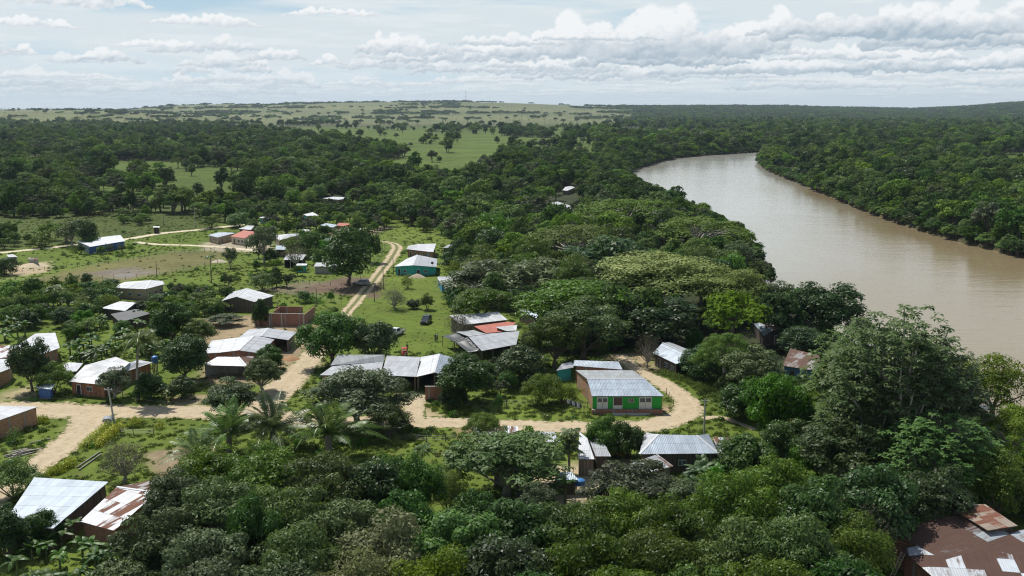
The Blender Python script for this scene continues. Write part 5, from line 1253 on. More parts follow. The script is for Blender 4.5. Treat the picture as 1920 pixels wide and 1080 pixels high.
for x, y in tries:
    r = rng.uniform(2.8, 6.8); k = 'ODSGBDYOO'[rng.integers(9)]; k = 'O' if k == 'X' else k
    bank = polydist(RIVER, np.array([x]), np.array([y]))[0] < 9
    if bank: r = rng.uniform(2.6, 4.0)
    if wood_free(x, y, r, acc[:n_named]+wood, .70):
        H = min(14.5, r*1.5+rng.uniform(0.5, 4.0))
        if bank: H = min(H, 6.5)
        # the view over the roofs in front of the trees stays open
        px, py = proj(x, y, H*.8)
        wood.append([x, y, r, H, k, 'wood', SUB])
THK = [([(0, 560), (125, 548), (215, 562), (245, 600), (240, 640), (130, 640), (110, 618), (0, 622)], 2.0, 3.4, 420, 'thicket of small trees behind the warehouse and the palm house'),
 ([(245, 590), (300, 560), (345, 580), (340, 640), (300, 672), (225, 650)], 1.8, 3.0, 200, 'thicket of small trees behind the warehouse and the palm house'),
 ([(470, 398), (560, 385), (700, 400), (735, 425), (690, 440), (640, 500), (560, 505), (480, 500), (470, 440)], 2.0, 3.6, 700, 'garden trees between the far village houses'),
 ([(480, 378), (570, 372), (700, 374), (800, 408), (850, 428), (862, 450), (790, 440), (740, 415), (650, 395), (500, 398)], 3.2, 5.5, 500, 'trees at the far edge of the village'),
 ([(0, 440), (50, 455), (140, 445), (150, 456), (0, 470)], 2.2, 3.6, 120, 'roadside trees at the far left'),
 ([(370, 395), (480, 395), (480, 418), (380, 426)], 2.4, 4.0, 120, 'roadside trees at the far road bend'),
 ([(225, 412), (280, 410), (270, 425), (230, 424)], 2.2, 3.4, 60, 'bushy trees in the pasture'),
 ([(130, 466), (235, 462), (250, 475), (150, 482)], 1.4, 2.2, 60, 'shrubs before the white fork house'),
 ([(1420, 770), (1560, 700), (1660, 740), (1760, 800), (1960, 900), (1990, 960), (1880, 990), (1760, 930), (1640, 930), (1560, 960), (1480, 900)], 2.2, 3.8, 420, 'undergrowth trees beneath the large right hand crowns'),
 ([(1300, 650), (1340, 660), (1400, 740), (1420, 790), (1350, 730)], 1.8, 2.8, 80, 'dark bushes down the grassy slope'),
 ([(850, 470), (880, 470), (880, 560), (850, 590), (835, 540)], 2.2, 3.6, 100, 'small trees along the right edge of the lawn'),
 ([(290, 545), (440, 560), (445, 600), (370, 612), (320, 575)], 1.4, 2.4, 160, 'garden shrubs left of the open barn'),
 ([(1000, 655), (1080, 640), (1180, 655), (1160, 668), (1060, 672)], 1.6, 2.6, 70, 'low trees behind the green house'),
 ([(880, 690), (930, 690), (1000, 700), (940, 745), (880, 745)], 1.3, 2.2, 60, 'low shrubs in the garden left of the green house'),
 ([(480, 500), (560, 515), (560, 545), (470, 540)], 1.2, 2.0, 50, 'shrubs in the green field')]
for pl, r0_, r1_, nt_, gl in THK:
    pw = poly_world(pl); x0, y0 = pw.min(0); x1, y1 = pw.max(0); loc = []
    tr = np.stack([rng.uniform(x0, x1, nt_), rng.uniform(y0, y1, nt_)], 1); ok = inpoly(pw, tr[:, 0], tr[:, 1]) & ~near_road(tr[:, 0], tr[:, 1], 1.2)
    for f in FOOT:
        c = f[-1]; rr = np.hypot(*(f[:-1]-c).T).max(); ok &= np.hypot(tr[:, 0]-c[0], tr[:, 1]-c[1]) > rr*.72+.8
        # stay out of the line of sight to the roof just behind
        dd_ = math.hypot(*c); ux, uy = c/dd_; s_ = tr[:, 0]*ux+tr[:, 1]*uy; l_ = abs(-tr[:, 0]*uy+tr[:, 1]*ux); ok &= ~((dd_-s_ > 0) & (dd_-s_ < rr+13) & (l_ < rr*.9) & (rng.uniform(0, 1, nt_) < .93) & (r0_ > 1.7))
    for x, y in tr[ok]:
        r = rng.uniform(r0_, r1_)
        if wood_free(x, y, r, loc, .78) and wood_free(x, y, r, TREES[:n_named], .45):
            k = 'DOBBDBYO'[rng.integers(8)]; t_ = [x, y, r, r*rng.uniform(1.35, 2.0)+.4, k, 'thicket:'+gl, gl]; loc.append(t_)
    wood += loc
# keep houses in the wood visible: drop auto trees that stand right in front of a named roof
HP = [P(*zp(k, x, y), 1) for k, x, y in [('9', 410, 95), ('9', 350, 212), ('9', 1820, 825), ('8', 1100, 225), ('8', 1350, 450), ('7', 650, 110), ('8', 400, 420), ('4', 1400, 470), ('4', 580, 125)]]
def blocks(t):
    for h in HP:
        d = math.hypot(h.x, h.y); ux, uy = h.x/d, h.y/d; s = t[0]*ux+t[1]*uy; l = abs(-t[0]*uy+t[1]*ux)
        if 0 < d-s+2 < t[3]*d/CAMH*.9 and l < t[2]+3: return True
    return False
wood = [w for w in wood if not blocks(w)]
wood.sort(key=lambda t: dist(t[0], t[1])/t[2]*(.55 if str(t[5]).startswith('thicket') else 1))
TREES += wood[:300-len(TREES)]; rest = wood[300-len(TREES):] if len(TREES) >= 300 else []
_n = len(TREES)
rest = [w for w in wood if not any(w is t for t in TREES)]
print('TREES', len(TREES), 'wood', len(wood), 'rest', len(rest))

def place(name, cat, x, y, Rr, H, kind, label, group=None, lod=None, child=('crown', 'trunk')):
    d = math.hypot(x, y)
    if lod is None: lod = 0 if d < 250 else 1
    nv = 1 if kind in ('R', 'T', 'M', 'Y2', 'oil', 'coco', 'slim', 'column') else 3
    cm, tm, pr, ph = proto(kind, lod, random.randrange(nv))
    if kind in ('coco', 'oil', 'slim', 'column', 'banana'): Rr = Rr or pr
    sink = .16*H if (kind in 'DBOY' and H < 8 and name == 'broadleaf_tree') else 0
    t = thing(name, (x, y, gz(x, y)-sink), label, cat, group, random.uniform(0, 6.28)); 
    t.scale = (Rr/pr, Rr/pr, H/ph)
    link(tm, child[1], t); link(cm, child[0], t); return t
for x, y, r, h, k, lab, grp in TREES:
    nm = {'S': 'umbrella_tree', 'F': 'blossom_tree', 'C': 'rosette_leaf_tree'}.get(k, 'broadleaf_tree')
    if lab == 'foreground': lab = GNAME[k]+' tree crown packed into the foreground wood at the bottom'
    elif lab == 'wood': lab = ('low ' if h < 7 else '')+GNAME[k]+(' tree on the river bank beside the wood' if h < 6.6 else ' tree packed in the wood between village and river')
    elif lab.startswith('thicket:'): lab = GNAME[k]+' '+lab[8:].replace('trees', 'tree').replace('shrubs', 'shrub').replace('bushes', 'bush')
    else: grp = None
    small = h < 4.3 and lab.find('tree') < 0
    place('shrub' if small else nm, 'shrub' if small else 'tree', x, y, r, h, k, lab, grp)

# palms, bananas
def TP(px, yt, H, kind, label, s=1.0, name='palm_tree', cat='palm', group=None):
    q = P(px, yt, H*.93); cm, tm, pr, ph = proto(kind, 0, 0); place(name, cat, q.x, q.y, pr*s, H, kind, label, group, 0, ('fronds', 'trunk'))
TP(250, 628, 12.5, 'coco', 'coconut palm with drooping yellowish fronds in front of the palm house', 1.45)
TP(394, 480, 8.5, 'slim', 'slender lone palm in the green field', .9)
TP(97, 538, 7, 'coco', 'leaning palm among bushes at the left, upper one', .95)
TP(1068, 788, 8.5, 'column', 'dark columnar palm beside the narrow white cabin')
TP(228, 342, 10, 'slim', 'tall palm in the far dark tree row')
TP(613, 742, 9.6, 'oil', 'large feathery oil palm standing right of the group by the road', 1.35)
TP(508, 738, 9.2, 'oil', 'feathery oil palm in the middle of the group by the road', 1.22)
TP(425, 750, 8.6, 'oil', 'feathery oil palm at the left of the group by the road', 1.15)
TP(368, 806, 6.0, 'oil', 'small feathery palm at the left foot of the foreground wood', .85)
TP(788, 838, 5.5, 'coco', 'yellowish young palm at the edge of the foreground grass', .6)
BG = 'banana plants around the houses'
def B(px, py, s, label): 
    q = P(px, py, 2.6*s); t = place('banana_plant', 'banana plant', q.x, q.y, 2.2*s, 3.8*s, 'banana', label, BG, 0, ('leaves', 'stem'))
for k, (px, py, s) in enumerate([(120, 985, 1.3), (70, 1010, 1.2), (165, 1005, 1.35), (110, 1035, 1.2), (185, 1030, 1.2), (30, 1045, 1.3), (85, 1065, 1.3), (150, 1068, 1.2), (5, 1005, 1.1), (205, 1065, 1.2), (55, 1080, 1.2)]):
    B(px, py, s*.72, 'broad leaved banana plant in the bottom left corner below the blue grey roof')
for px, py, s in [(1320, 858, 1.35), (1345, 885, 1.0), (1300, 885, 1.0)]: B(px, py, s, 'banana plant among bushes in front of the hip roof house')
B(1044, 905, 1.1, 'single banana plant with bright leaf in the dirt yard')
for px, py, s in [(150, 560, 1.2), (128, 560, 1.1), (170, 572, 1.1), (190, 590, 1.1), (300, 548, 1.1), (285, 560, 1.0), (320, 555, 1.0), (255, 582, 1.0), (262, 600, 1.0), (225, 548, .9)]: B(px, py, s, 'banana plant around the farm building and the black sheet roof')
for px, py, s in [(160, 640, 1.2), (180, 650, 1.3), (148, 655, 1.1), (135, 640, 1.2), (200, 640, 1.1), (215, 632, 1.1), (170, 625, 1.1), (240, 622, 1.1), (262, 640, 1.1), (285, 645, 1.1), (270, 620, 1.0), (20, 595, 1.2), (35, 605, 1.2), (8, 615, 1.1), (60, 590, 1.1), (305, 640, 1.0)]:
    B(px, py, s, 'banana plant in the thicket behind the warehouse and the palm house')
B(318, 728, .9, 'small banana plant on the grass right of the palm house')
for px, py, s in [(176, 455, 1.0), (200, 457, .9), (214, 448, 1.1)]: B(px, py, s, 'banana plant before the white fork house')
for px, py, s in [(600, 470, 1.1), (590, 480, 1.1), (925, 470, 1.1), (945, 478, 1.1), (935, 465, 1.1), (960, 560, 1.1), (975, 552, 1.2)]: B(px, py, s, 'banana plant at the edge of the wood')
# hedges and yellow bushes
def hedge(label, pts, w, h, kind='Y', name='hedge', cat='hedge'):
    W = [P(a, b) for a, b in pts]; o0 = W[0].copy(); c = []
    for a, b in zip(W, W[1:]):
        n = max(2, int((b-a).length/.5))
        for k in range(n): c.append((a.lerp(b, k/n)-o0))
    c = np.array([tuple(q) for q in c]); n = len(c); M = 110; i = np.repeat(np.arange(n), M); d = rand_dirs(n*M); d[:, 2] = abs(d[:, 2])
    pos = c[i]+d*np.array([w, w, h])*rng.uniform(.7, 1.1, (n*M, 1))+rng.normal(0, .12, (n*M, 3)); pos[:, 2] = abs(pos[:, 2])
    V, Fq, Tn = leaf_quads(pos, d+rand_dirs(n*M)*.6, .26, .15, np.clip(rng.uniform(0, 1, n)[i], 0, 1), .1)
    o = link(leafmesh(name, [(V, Fq, Tn)], LM[kind]), name); o.location = o0; tag(o, label, cat); return o
LM['Y2'] = leaf_mat('leaf_croton', (.22, .26, .012), (.46, .48, .03), .5, .4, .35)
hedge('yellow green hedge row beside the track, the left of two', [(203, 803), (185, 818), (168, 832), (156, 843)], .9, 1.2, 'Y2')
hedge('yellow green hedge row beside the track, the right of two', [(225, 802), (205, 818), (188, 834), (178, 842)], .8, 1.1, 'Y2')
hedge('low yellow green hedge above the blue grey roof', [(85, 892), (105, 888), (122, 880), (138, 868)], 1.0, 1.1, 'Y2')
hedge('round yellow bush on the grass, larger of two', [(250, 800), (256, 798), (260, 800)], 1.0, 1.7, 'Y2', 'bush', 'bush')
hedge('round yellow bush on the grass, smaller right one', [(299, 804), (303, 803)], .8, 1.2, 'Y2', 'bush', 'bush')
hedge('yellow bush at the corner of the left brick building', [(72, 793), (80, 792), (86, 794)], .9, 1.3, 'Y2', 'bush', 'bush')
hedge('green shrub against the right wall of the left brick building', [(22, 832), (30, 828), (36, 822)], 1.0, 2.2, 'B', 'bush', 'bush')
hedge('overgrown weeds along the brick wall corner below the parapet house', [(835, 768), (850, 764), (865, 766)], 1.0, 1.0, 'W', 'bush', 'bush')
hedge('leafy bush row left of the side road near the fields', [(565, 568), (585, 566), (604, 570)], 1.6, 1.6, 'B', 'bush', 'bush')
hedge('shrub belt in front of the white fork house', [(130, 470), (160, 468), (200, 470), (225, 466)], 1.6, 1.7, 'O', 'hedge', 'hedge')
hedge('shrubby slope right of the road bend', [(1240, 700), (1290, 715), (1330, 735), (1370, 760)], 1.4, .9, 'W', 'hedge', 'hedge')
hedge('shrub row behind the dark field edge left of the barn', [(300, 575), (330, 585), (350, 600)], 1.5, 1.8, 'O', 'hedge', 'hedge')

# ---------------------------------------------------------------- scattered plants that nobody could count
def scatter(name, pts, coll, label=None, cat=None):
    """pts: (n, 6) x y z scale_xy scale_z index"""
    me = bpy.data.meshes.new(name); n = len(pts); me.vertices.add(n); me.vertices.foreach_set('co', pts[:, :3].astype(np.float32).ravel())
    a = me.attributes.new('scl', 'FLOAT_VECTOR', 'POINT'); a.data.foreach_set('vector', pts[:, [3, 3, 4]].astype(np.float32).ravel())
    a = me.attributes.new('rot', 'FLOAT_VECTOR', 'POINT'); a.data.foreach_set('vector', np.stack([np.zeros(n), np.zeros(n), rng.uniform(0, 6.28, n)], 1).astype(np.float32).ravel())
    a = me.attributes.new('idx', 'INT', 'POINT'); a.data.foreach_set('value', pts[:, 5].astype(np.int32))
    o = link(me, name); ng = bpy.data.node_groups.new(name, 'GeometryNodeTree')
    ng.interface.new_socket('Geometry', in_out='INPUT', socket_type='NodeSocketGeometry'); ng.interface.new_socket('Geometry', in_out='OUTPUT', socket_type='NodeSocketGeometry')
    N = ng.nodes; gi = N.new('NodeGroupInput'); go = N.new('NodeGroupOutput'); ip = N.new('GeometryNodeInstanceOnPoints'); ci = N.new('GeometryNodeCollectionInfo')
    ci.inputs['Collection'].default_value = coll; ci.inputs['Separate Children'].default_value = True; ci.inputs['Reset Children'].default_value = True
    def attr(nm, ty):
        q = N.new('GeometryNodeInputNamedAttribute'); q.data_type = ty; q.inputs['Name'].default_value = nm; return q.outputs['Attribute']
    L = ng.links.new; L(gi.outputs[0], ip.inputs['Points']); L(ci.outputs[0], ip.inputs['Instance']); ip.inputs['Pick Instance'].default_value = True
    L(attr('idx', 'INT'), ip.inputs['Instance Index']); L(attr('rot', 'FLOAT_VECTOR'), ip.inputs['Rotation']); L(attr('scl', 'FLOAT_VECTOR'), ip.inputs['Scale'])
    L(ip.outputs[0], go.inputs[0]); m = o.modifiers.new('scatter', 'NODES'); m.node_group = ng
    return tag(o, label, cat, kind='stuff')
def collection(nm, meshes):
    c = bpy.data.collections.new(nm)
    for i, me in enumerate(meshes): c.objects.link(bpy.data.objects.new('%s_%02d' % (nm, i), me))
    return c
def joined(cm, tm):   # one mesh from crown and trunk
    me = bpy.data.meshes.new('tree'); vs = []; 
    a = np.empty(len(cm.vertices)*3, np.float32); cm.vertices.foreach_get('co', a); a = a.reshape(-1, 3)
    t = np.array([v.co for v in tm.vertices]) if len(tm.vertices) else np.zeros((0, 3)); Fq = np.arange(len(a)).reshape(-1, 4); Ft = [tuple(p.vertices) for p in tm.polygons if len(p.vertices) == 4]
    m = npmesh('tree', np.concatenate([a, t]), [Fq, np.array(Ft)+len(a)], [cm.materials[0], tm.materials[0]])
    mi = np.concatenate([np.zeros(len(Fq)), np.ones(len(Ft))]).astype(np.int32); m.polygons.foreach_set('material_index', mi)
    tn = np.empty(len(cm.vertices), np.float32); cm.attributes['tone'].data.foreach_get('value', tn)
    at = m.attributes.new('tone', 'FLOAT', 'POINT'); at.data.foreach_set('value', np.concatenate([tn, np.zeros(len(t))]).astype(np.float32)); return m
# far wood: varied forms
LM['X2'] = leaf_mat('leaf_forest_light', (.06, .11, .015), (.17, .25, .045), .7, .08, .28, vary=.35); LM['X3'] = leaf_mat('leaf_forest_grey', (.055, .075, .032), (.14, .16, .08), .7, .1, .2, vary=.35); LM['X4'] = leaf_mat('leaf_forest_deep', (.026, .062, .013), (.078, .135, .027), .7, .08, .25, vary=.3)
fm = []
for mat, sh, hb, R_, H_ in [('X', 'dome', .2, 4.8, 10), ('X4', 'round', .1, 4.2, 9), ('X', 'round', .12, 3.8, 10.5), ('X2', 'dome', .25, 5, 9), ('X4', 'dome', .2, 5.4, 11), ('X3', 'dome', .25, 4.6, 9.5), ('X', 'umbrella', .55, 6.2, 11), ('X2', 'round', .15, 3.6, 8), ('X4', 'round', .1, 3.4, 11.5)]:
    KP['X'] = dict(shape=sh, hb=hb, N=40, rc=.28, l=.85, w=.60, M=36, j=.4); sv = LM['X']; LM['X'] = LM[mat]
    cm, cl = crown('X', R_, H_, 2, 'forest'); tm = trunk('X', cl, R_, H_, 'ft', BARK); LM['X'] = sv; fm.append(joined(cm, tm))
KP['X'] = dict(shape='dome', hb=.2, N=30, rc=.3, l=1, w=.6, M=30, j=.6)
fp, ft = palm('slim', 'farpalm'); fm.append(joined(fp, ft))
NTREE = len(fm)
# far clumps: several crowns in one mesh
for q in range(4):
    parts = []
    for k in range(9):
        cx, cy = rng.uniform(-15, 15, 2); r = rng.uniform(4, 7); h = rng.uniform(8, 14); n = 150; d = rand_dirs(n); d[:, 2] = abs(d[:, 2])*1.0
        c = np.array([cx, cy, h*.45])+d*np.array([r, r, h*.52])*rng.uniform(.8, 1.1, (n, 1)); parts.append(leaf_quads(c, d+rand_dirs(n)*.6, 2.3, 1.7, np.full(n, rng.uniform(0, 1)), 0))
    fm.append(leafmesh('clump', parts, LM[['X', 'X4', 'X', 'X3'][q]]))
FC = collection('forest_form', fm)
def grid_pts(ya, yb, s, pad=.64):
    ys = np.arange(ya, yb, s); out = []
    for y in ys:
        xs = np.arange(-pad*y-40, pad*y+40, s); out.append(np.stack([xs, np.full(len(xs), y)], 1))
    g = np.concatenate(out); g += rng.uniform(-.45, .45, g.shape)*s; return g
RB = poly_world(RIGHT_BANK+[(2600, 590), (3200, 700), (3600, 280), (1800, 279)])
MIDPATCH = poly_world([(560, 238), (1120, 238), (1180, 262), (1120, 300), (960, 330), (800, 345), (690, 340), (690, 290), (540, 262)])
def forest():
    allp = []
    for ya, yb, s, sc0, clump in [(205, 560, 6.6, .85, 0), (560, 1000, 7.4, .95, 0), (1000, 1900, 9.5, 1.1, 0), (1900, 2900, 13, 1.1, 0), (2900, 7600, 34, 1.3, 1)]:
        g = grid_pts(ya, yb, s); x, y = g[:, 0], g[:, 1]; px, py = proj(x, y, x*0)
        k = np.ones(len(x), bool)
        k &= ~inpoly(RIVER, x, y) & (polydist(RIVER, x, y) > (1.0 if ya < 1000 else 4))
        if ya < 2000:
            for c in CLEAR:
                i = inpoly(c, x, y); d = polydist(c, x, y)+9*nz(x, y, 17, 31); k &= ~(i & (d > rng.uniform(0, 9, len(x)))) | ((nz(x, y*.5, 22, 33) > .52) & (rng.uniform(0, 1, len(x)) < .55)) | (rng.uniform(0, 1, len(x)) < .02)
            v = inpoly(VILLAGE, x, y); k &= ~v
            mp = inpoly(MIDPATCH, x, y); pp = nz(x*.9, y*.32, 19, 41)+.5*nz(x, y*.4, 9, 42); k &= ~((mp & (pp < .34) | (y > 600) & (y < 1700) & (nz(x*.7, y*.4, 33, 44) < -.52)) & (rng.uniform(0, 1, len(x)) < .93))
            wa = inpoly(WA, x, y); 
            k &= ~(wa & (y < 760))
            # the low pastures left of the village
        if ya > 1800:
            pxn = px+110*nz(x*.4, y, 170, 51)+rng.uniform(-45, 45, len(x)); dens = np.where(pxn > 1190, .93, 0.0); 
            band = nz(x*.18, y, 150, 9)+.7*nz(x*.5, y, 70, 10)+.5*nz(x, y, 33, 14)
            left = (band > np.where(y < 3600, 1.0, .72)).astype(float)*.9
            near = np.clip((2300-y)/200, 0, 1)   # closed wood up to here
            dens = np.maximum(dens, np.maximum(left, near)*1.0)
            zs = (px < 640) & (y > 2800); dens = np.where(zs, (band > .62)*.5, dens)
            gap = inpoly(CLEAR[3], x, y); dens = np.where(gap, .02, dens)
            tr = np.clip((px-1000)/250, 0, 1); dens = dens*(1-tr)+np.maximum(dens, .9)*tr if False else dens
            k &= rng.uniform(0, 1, len(x)) < dens
        x, y, px = x[k], y[k], px[k]; z = ground_z(x, y); n = len(x); k2 = z > -1.2; x, y, z, px = x[k2], y[k2], z[k2], px[k2]; n = len(x)
        pat = nz(x, y, 90, 12); sc = sc0*rng.choice([.6, .8, .95, 1.1, 1.25, 1.5], n)*rng.uniform(.9, 1.1, n)*(1+.12*nz(x, y, 45, 13))
        bank = polydist(RIVER, x, y) < 7; sc = np.where(bank, sc*.62, sc)
        idx = rng.integers(0, NTREE-1, n); idx = np.where(rng.uniform(0, 1, n) < (.03 if ya < 1500 else .10), NTREE-1, idx)
        idx = np.where((pat > .45) & (rng.uniform(0, 1, n) < .5), 1, idx)
        if clump: idx = rng.integers(NTREE, NTREE+4, n); sc = rng.uniform(.7, 1.2, n)*1.0
        allp.append(np.stack([x, y, z-.3, sc, sc*rng.uniform(.8, 1.15, n)*(1 if not clump else .85), idx], 1))
    # single palms and trees standing on the savanna
    n = 420; y = rng.uniform(2500, 5200, n); px = rng.uniform(-50, 1250, n); x = (px-960)/F*y; 
    allp.append(np.stack([x, y, ground_z(x, y), np.full(n, 1.7), np.full(n, 1.2), rng.integers(0, NTREE, n)*0+np.where(rng.uniform(0, 1, n) < .7, NTREE-1, 4)], 1))
    # the wood hangs over the water along both banks
    seg = []
    for a, b in zip(RIVER, np.roll(RIVER, -1, 0)):
        L = math.hypot(*(b-a)); n_ = int(L/2.3) if a[1] < 1150 else 0
        for q in range(n_):
            t_ = rng.uniform(0, 1); e_ = (b-a)/L; nr = np.array([e_[1], -e_[0]]); p_ = a+(b-a)*t_; o_ = rng.uniform(-.3, 3.0)
            for sg in (1, -1):
                c_ = p_+nr*sg*o_
                if not inpoly(RIVER, c_[:1]*1.0, c_[1:]*1.0)[0] or o_ < .2:
                    if not (c_[1] < 330 and c_[0] < 200): s_ = rng.uniform(.45, .85); seg.append([c_[0], c_[1], -1.3, s_*1.05, s_*.8, [1, 4, 0, 5, 8, 3][rng.integers(6)]])
                    break
    allp.append(np.array(seg))
    r = np.array([[t[0], t[1], gz(t[0], t[1]), t[2]/4.6, t[3]/9.5, rng.integers(0, NTREE-1)] for t in rest]) if rest else np.zeros((0, 6))
    A = np.concatenate(allp+[r]); print('forest instances', len(A)); return A
FP = forest()
scatter('forest', FP, FC, 'unbroken tropical forest filling the plain beyond the village and the river')
# weeds and tufts over the open ground of the village
wm = []
for q in range(4):
    n = 60; d = rand_dirs(n); d[:, 2] = abs(d[:, 2]); c = d*np.array([.5, .5, .28])*rng.uniform(.2, 1, (n, 1)); wm.append(leafmesh('weed', [leaf_quads(c, d+rand_dirs(n)*.9, .26, .10, rng.uniform(0, 1, n), -.6)], LM['W']))
for q in range(2):
    n = 170; d = rand_dirs(n); d[:, 2] = abs(d[:, 2]); c = d*np.array([.9, .9, .9])*rng.uniform(.6, 1, (n, 1)); wm.append(leafmesh('bush', [leaf_quads(c, d+rand_dirs(n)*.7, .34, .18, rng.uniform(0, 1, n), 0)], LM['O' if q else 'B']))
WC = collection('weed_form', wm)
def weeds():
    n = 75000; y = 95*np.exp(rng.uniform(0, 1, n)**.8*math.log(700/95)); x = rng.uniform(-.66, .6, n)*y; 
    k = inpoly(VILLAGE, x, y) & ~near_road(x, y, .2); 
    for pl, c, s in BARE: k &= ~(inpoly(pl, x, y) & (rng.uniform(0, 1, n) < .85))
    lawn = poly_world([(690, 520), (850, 520), (860, 600), (840, 660), (660, 660), (640, 600)]); inl = inpoly(lawn, x, y); k &= ~(inl & (rng.uniform(0, 1, n) < .75))
    pat = nz(x, y, 9, 21)+.6*nz(x, y, 3.5, 22); k &= pat > rng.uniform(-1.1, .7, n)
    for f in FOOT:
        c = f[-1]; rr = np.hypot(*(f[:-1]-c).T).max()*.62; k &= np.hypot(x-c[0], y-c[1]) > rr
    x, y, pat = x[k], y[k], pat[k]; inl = inl[k]; n = len(x); bush = (rng.uniform(0, 1, n) < .08) & (pat > .1) & ~inl
    idx = np.where(bush, rng.integers(4, 6, n), rng.integers(0, 4, n)); s = np.where(bush, rng.uniform(.5, 1.3, n), rng.uniform(.5, 1.5, n)*np.where(inl, .45, 1)); print('weeds', n)
    return np.stack([x, y, ground_z(x, y), s, s*rng.uniform(.6, 1.2, n), idx], 1)
scatter('weeds', weeds(), WC, 'rough tufts and weeds on the open ground of the village')
# ---------------------------------------------------------------- sun, sky, air, camera
SUN_EL, SUN_AZ = R(57), R(-36)     # azimuth from the view axis (+Y), negative is left
sd = Vector((math.sin(SUN_AZ)*math.cos(SUN_EL), math.cos(SUN_AZ)*math.cos(SUN_EL), math.sin(SUN_EL)))
l = bpy.data.lights.new('sun', 'SUN'); l.energy = 4.6; l.angle = R(.53); l.color = (1, .955, .88)
so = bpy.data.objects.new('sun', l); C.objects.link(so); so.rotation_euler = (-sd).to_track_quat('-Z', 'Y').to_euler(); so.location = (0, 0, 300)
w = bpy.data.worlds.new('World'); SC.world = w; w.use_nodes = True; nt = w.node_tree; nt.nodes.clear()
out = nt.nodes.new('ShaderNodeOutputWorld'); bg = nt.nodes.new('ShaderNodeBackground'); nt.links.new(bg.outputs[0], out.inputs[0])
sky = nt.nodes.new('ShaderNodeTexSky'); sky.sky_type = 'NISHITA'; sky.sun_disc = False; sky.sun_elevation = SUN_EL; sky.sun_rotation = SUN_AZ; sky.air_density = 1.0; sky.dust_density = .6; sky.ozone_density = 1.5; sky.altitude = 200
gen = nt.nodes.new('ShaderNodeTexCoord').outputs['Generated']; x, y, z = sepxyz(nt, gen)
ns = nt.nodes.new('ShaderNodeVectorMath'); ns.operation = 'SCALE'; nt.links.new(sky.outputs[0], ns.inputs[0]); ns.inputs['Scale'].default_value = .085
cl_ = noise(nt, gen, 2.6, 3, .6).ss(.45, .62)*.5
top = mix(nt, cl_, ns.outputs[0], (.62, .66, .70, 1))
fin = mix(nt, z.ss(.18, .40), (.66, .75, .80, 1), top)
nt.links.new(fin, bg.inputs['Color']); bg.inputs['Strength'].default_value = 1.0
w.cycles.sampling_method = 'MANUAL'; w.cycles.sample_map_resolution = 256

# the cloudy lower sky: a dome far outside the air, its clouds painted puff by puff, light and shade included
K = .62; AZ0, AZ1, EL0, EL1 = -1250, 3170, -12, 400           # 1/1867 rad units, like pixels above the horizon
nx, ny = int((AZ1-AZ0)*K), int((EL1-EL0)*K)
U, V_ = np.meshgrid(np.linspace(AZ0, AZ1, nx), np.linspace(EL0, EL1, ny))
srng = np.random.default_rng(5)
def vnoise(u, v, seed):
    g = np.random.default_rng(seed).uniform(0, 1, (256, 256)); iu, iv = np.floor(u).astype(int), np.floor(v).astype(int); fu, fv = u-iu, v-iv
    fu = fu*fu*(3-2*fu); fv = fv*fv*(3-2*fv)
    a = g[iu % 256, iv % 256]; b_ = g[(iu+1) % 256, iv % 256]; c_ = g[iu % 256, (iv+1) % 256]; d_ = g[(iu+1) % 256, (iv+1) % 256]
    return (a*(1-fu)+b_*fu)*(1-fv)+(c_*(1-fu)+d_*fu)*fv
def fbm(u, v, su, sv, seed, octv=5, rough=.5):
    t, a, s_ = 0, 1, 0
    for k in range(octv): t = t+a*vnoise(u/su*2**k+7.3*k, v/sv*2**k+3.1*k, seed+k); s_ += a; a *= rough
    return t/s_
def sst(x, a, b): t = np.clip((x-a)/(b-a), 0, 1); return t*t*(3-2*t)
col = np.zeros((ny, nx, 3)); gr = np.clip(V_/230, 0, 1)[..., None]
col[:] = np.array([.66, .79, .86])*(1-gr)+np.array([.42, .61, .75])*gr
veil = sst(fbm(U, V_, 420, 42, 50, 6, .55), .24, .56)[..., None]*.88
col = col*(1-veil)+veil*np.array([.74, .81, .84])
thin = sst(fbm(U, V_, 160, 16, 60, 6, .6), .48, .72)[..., None]*.55
col = col*(1-thin)+thin*np.array([.83, .875, .89])
WU = (fbm(U, V_, 34, 26, 70, 4, .55)-.5); WV = (fbm(U, V_, 30, 22, 80, 4, .55)-.5); WF = fbm(U, V_, 9, 7, 90, 4, .6)-.5
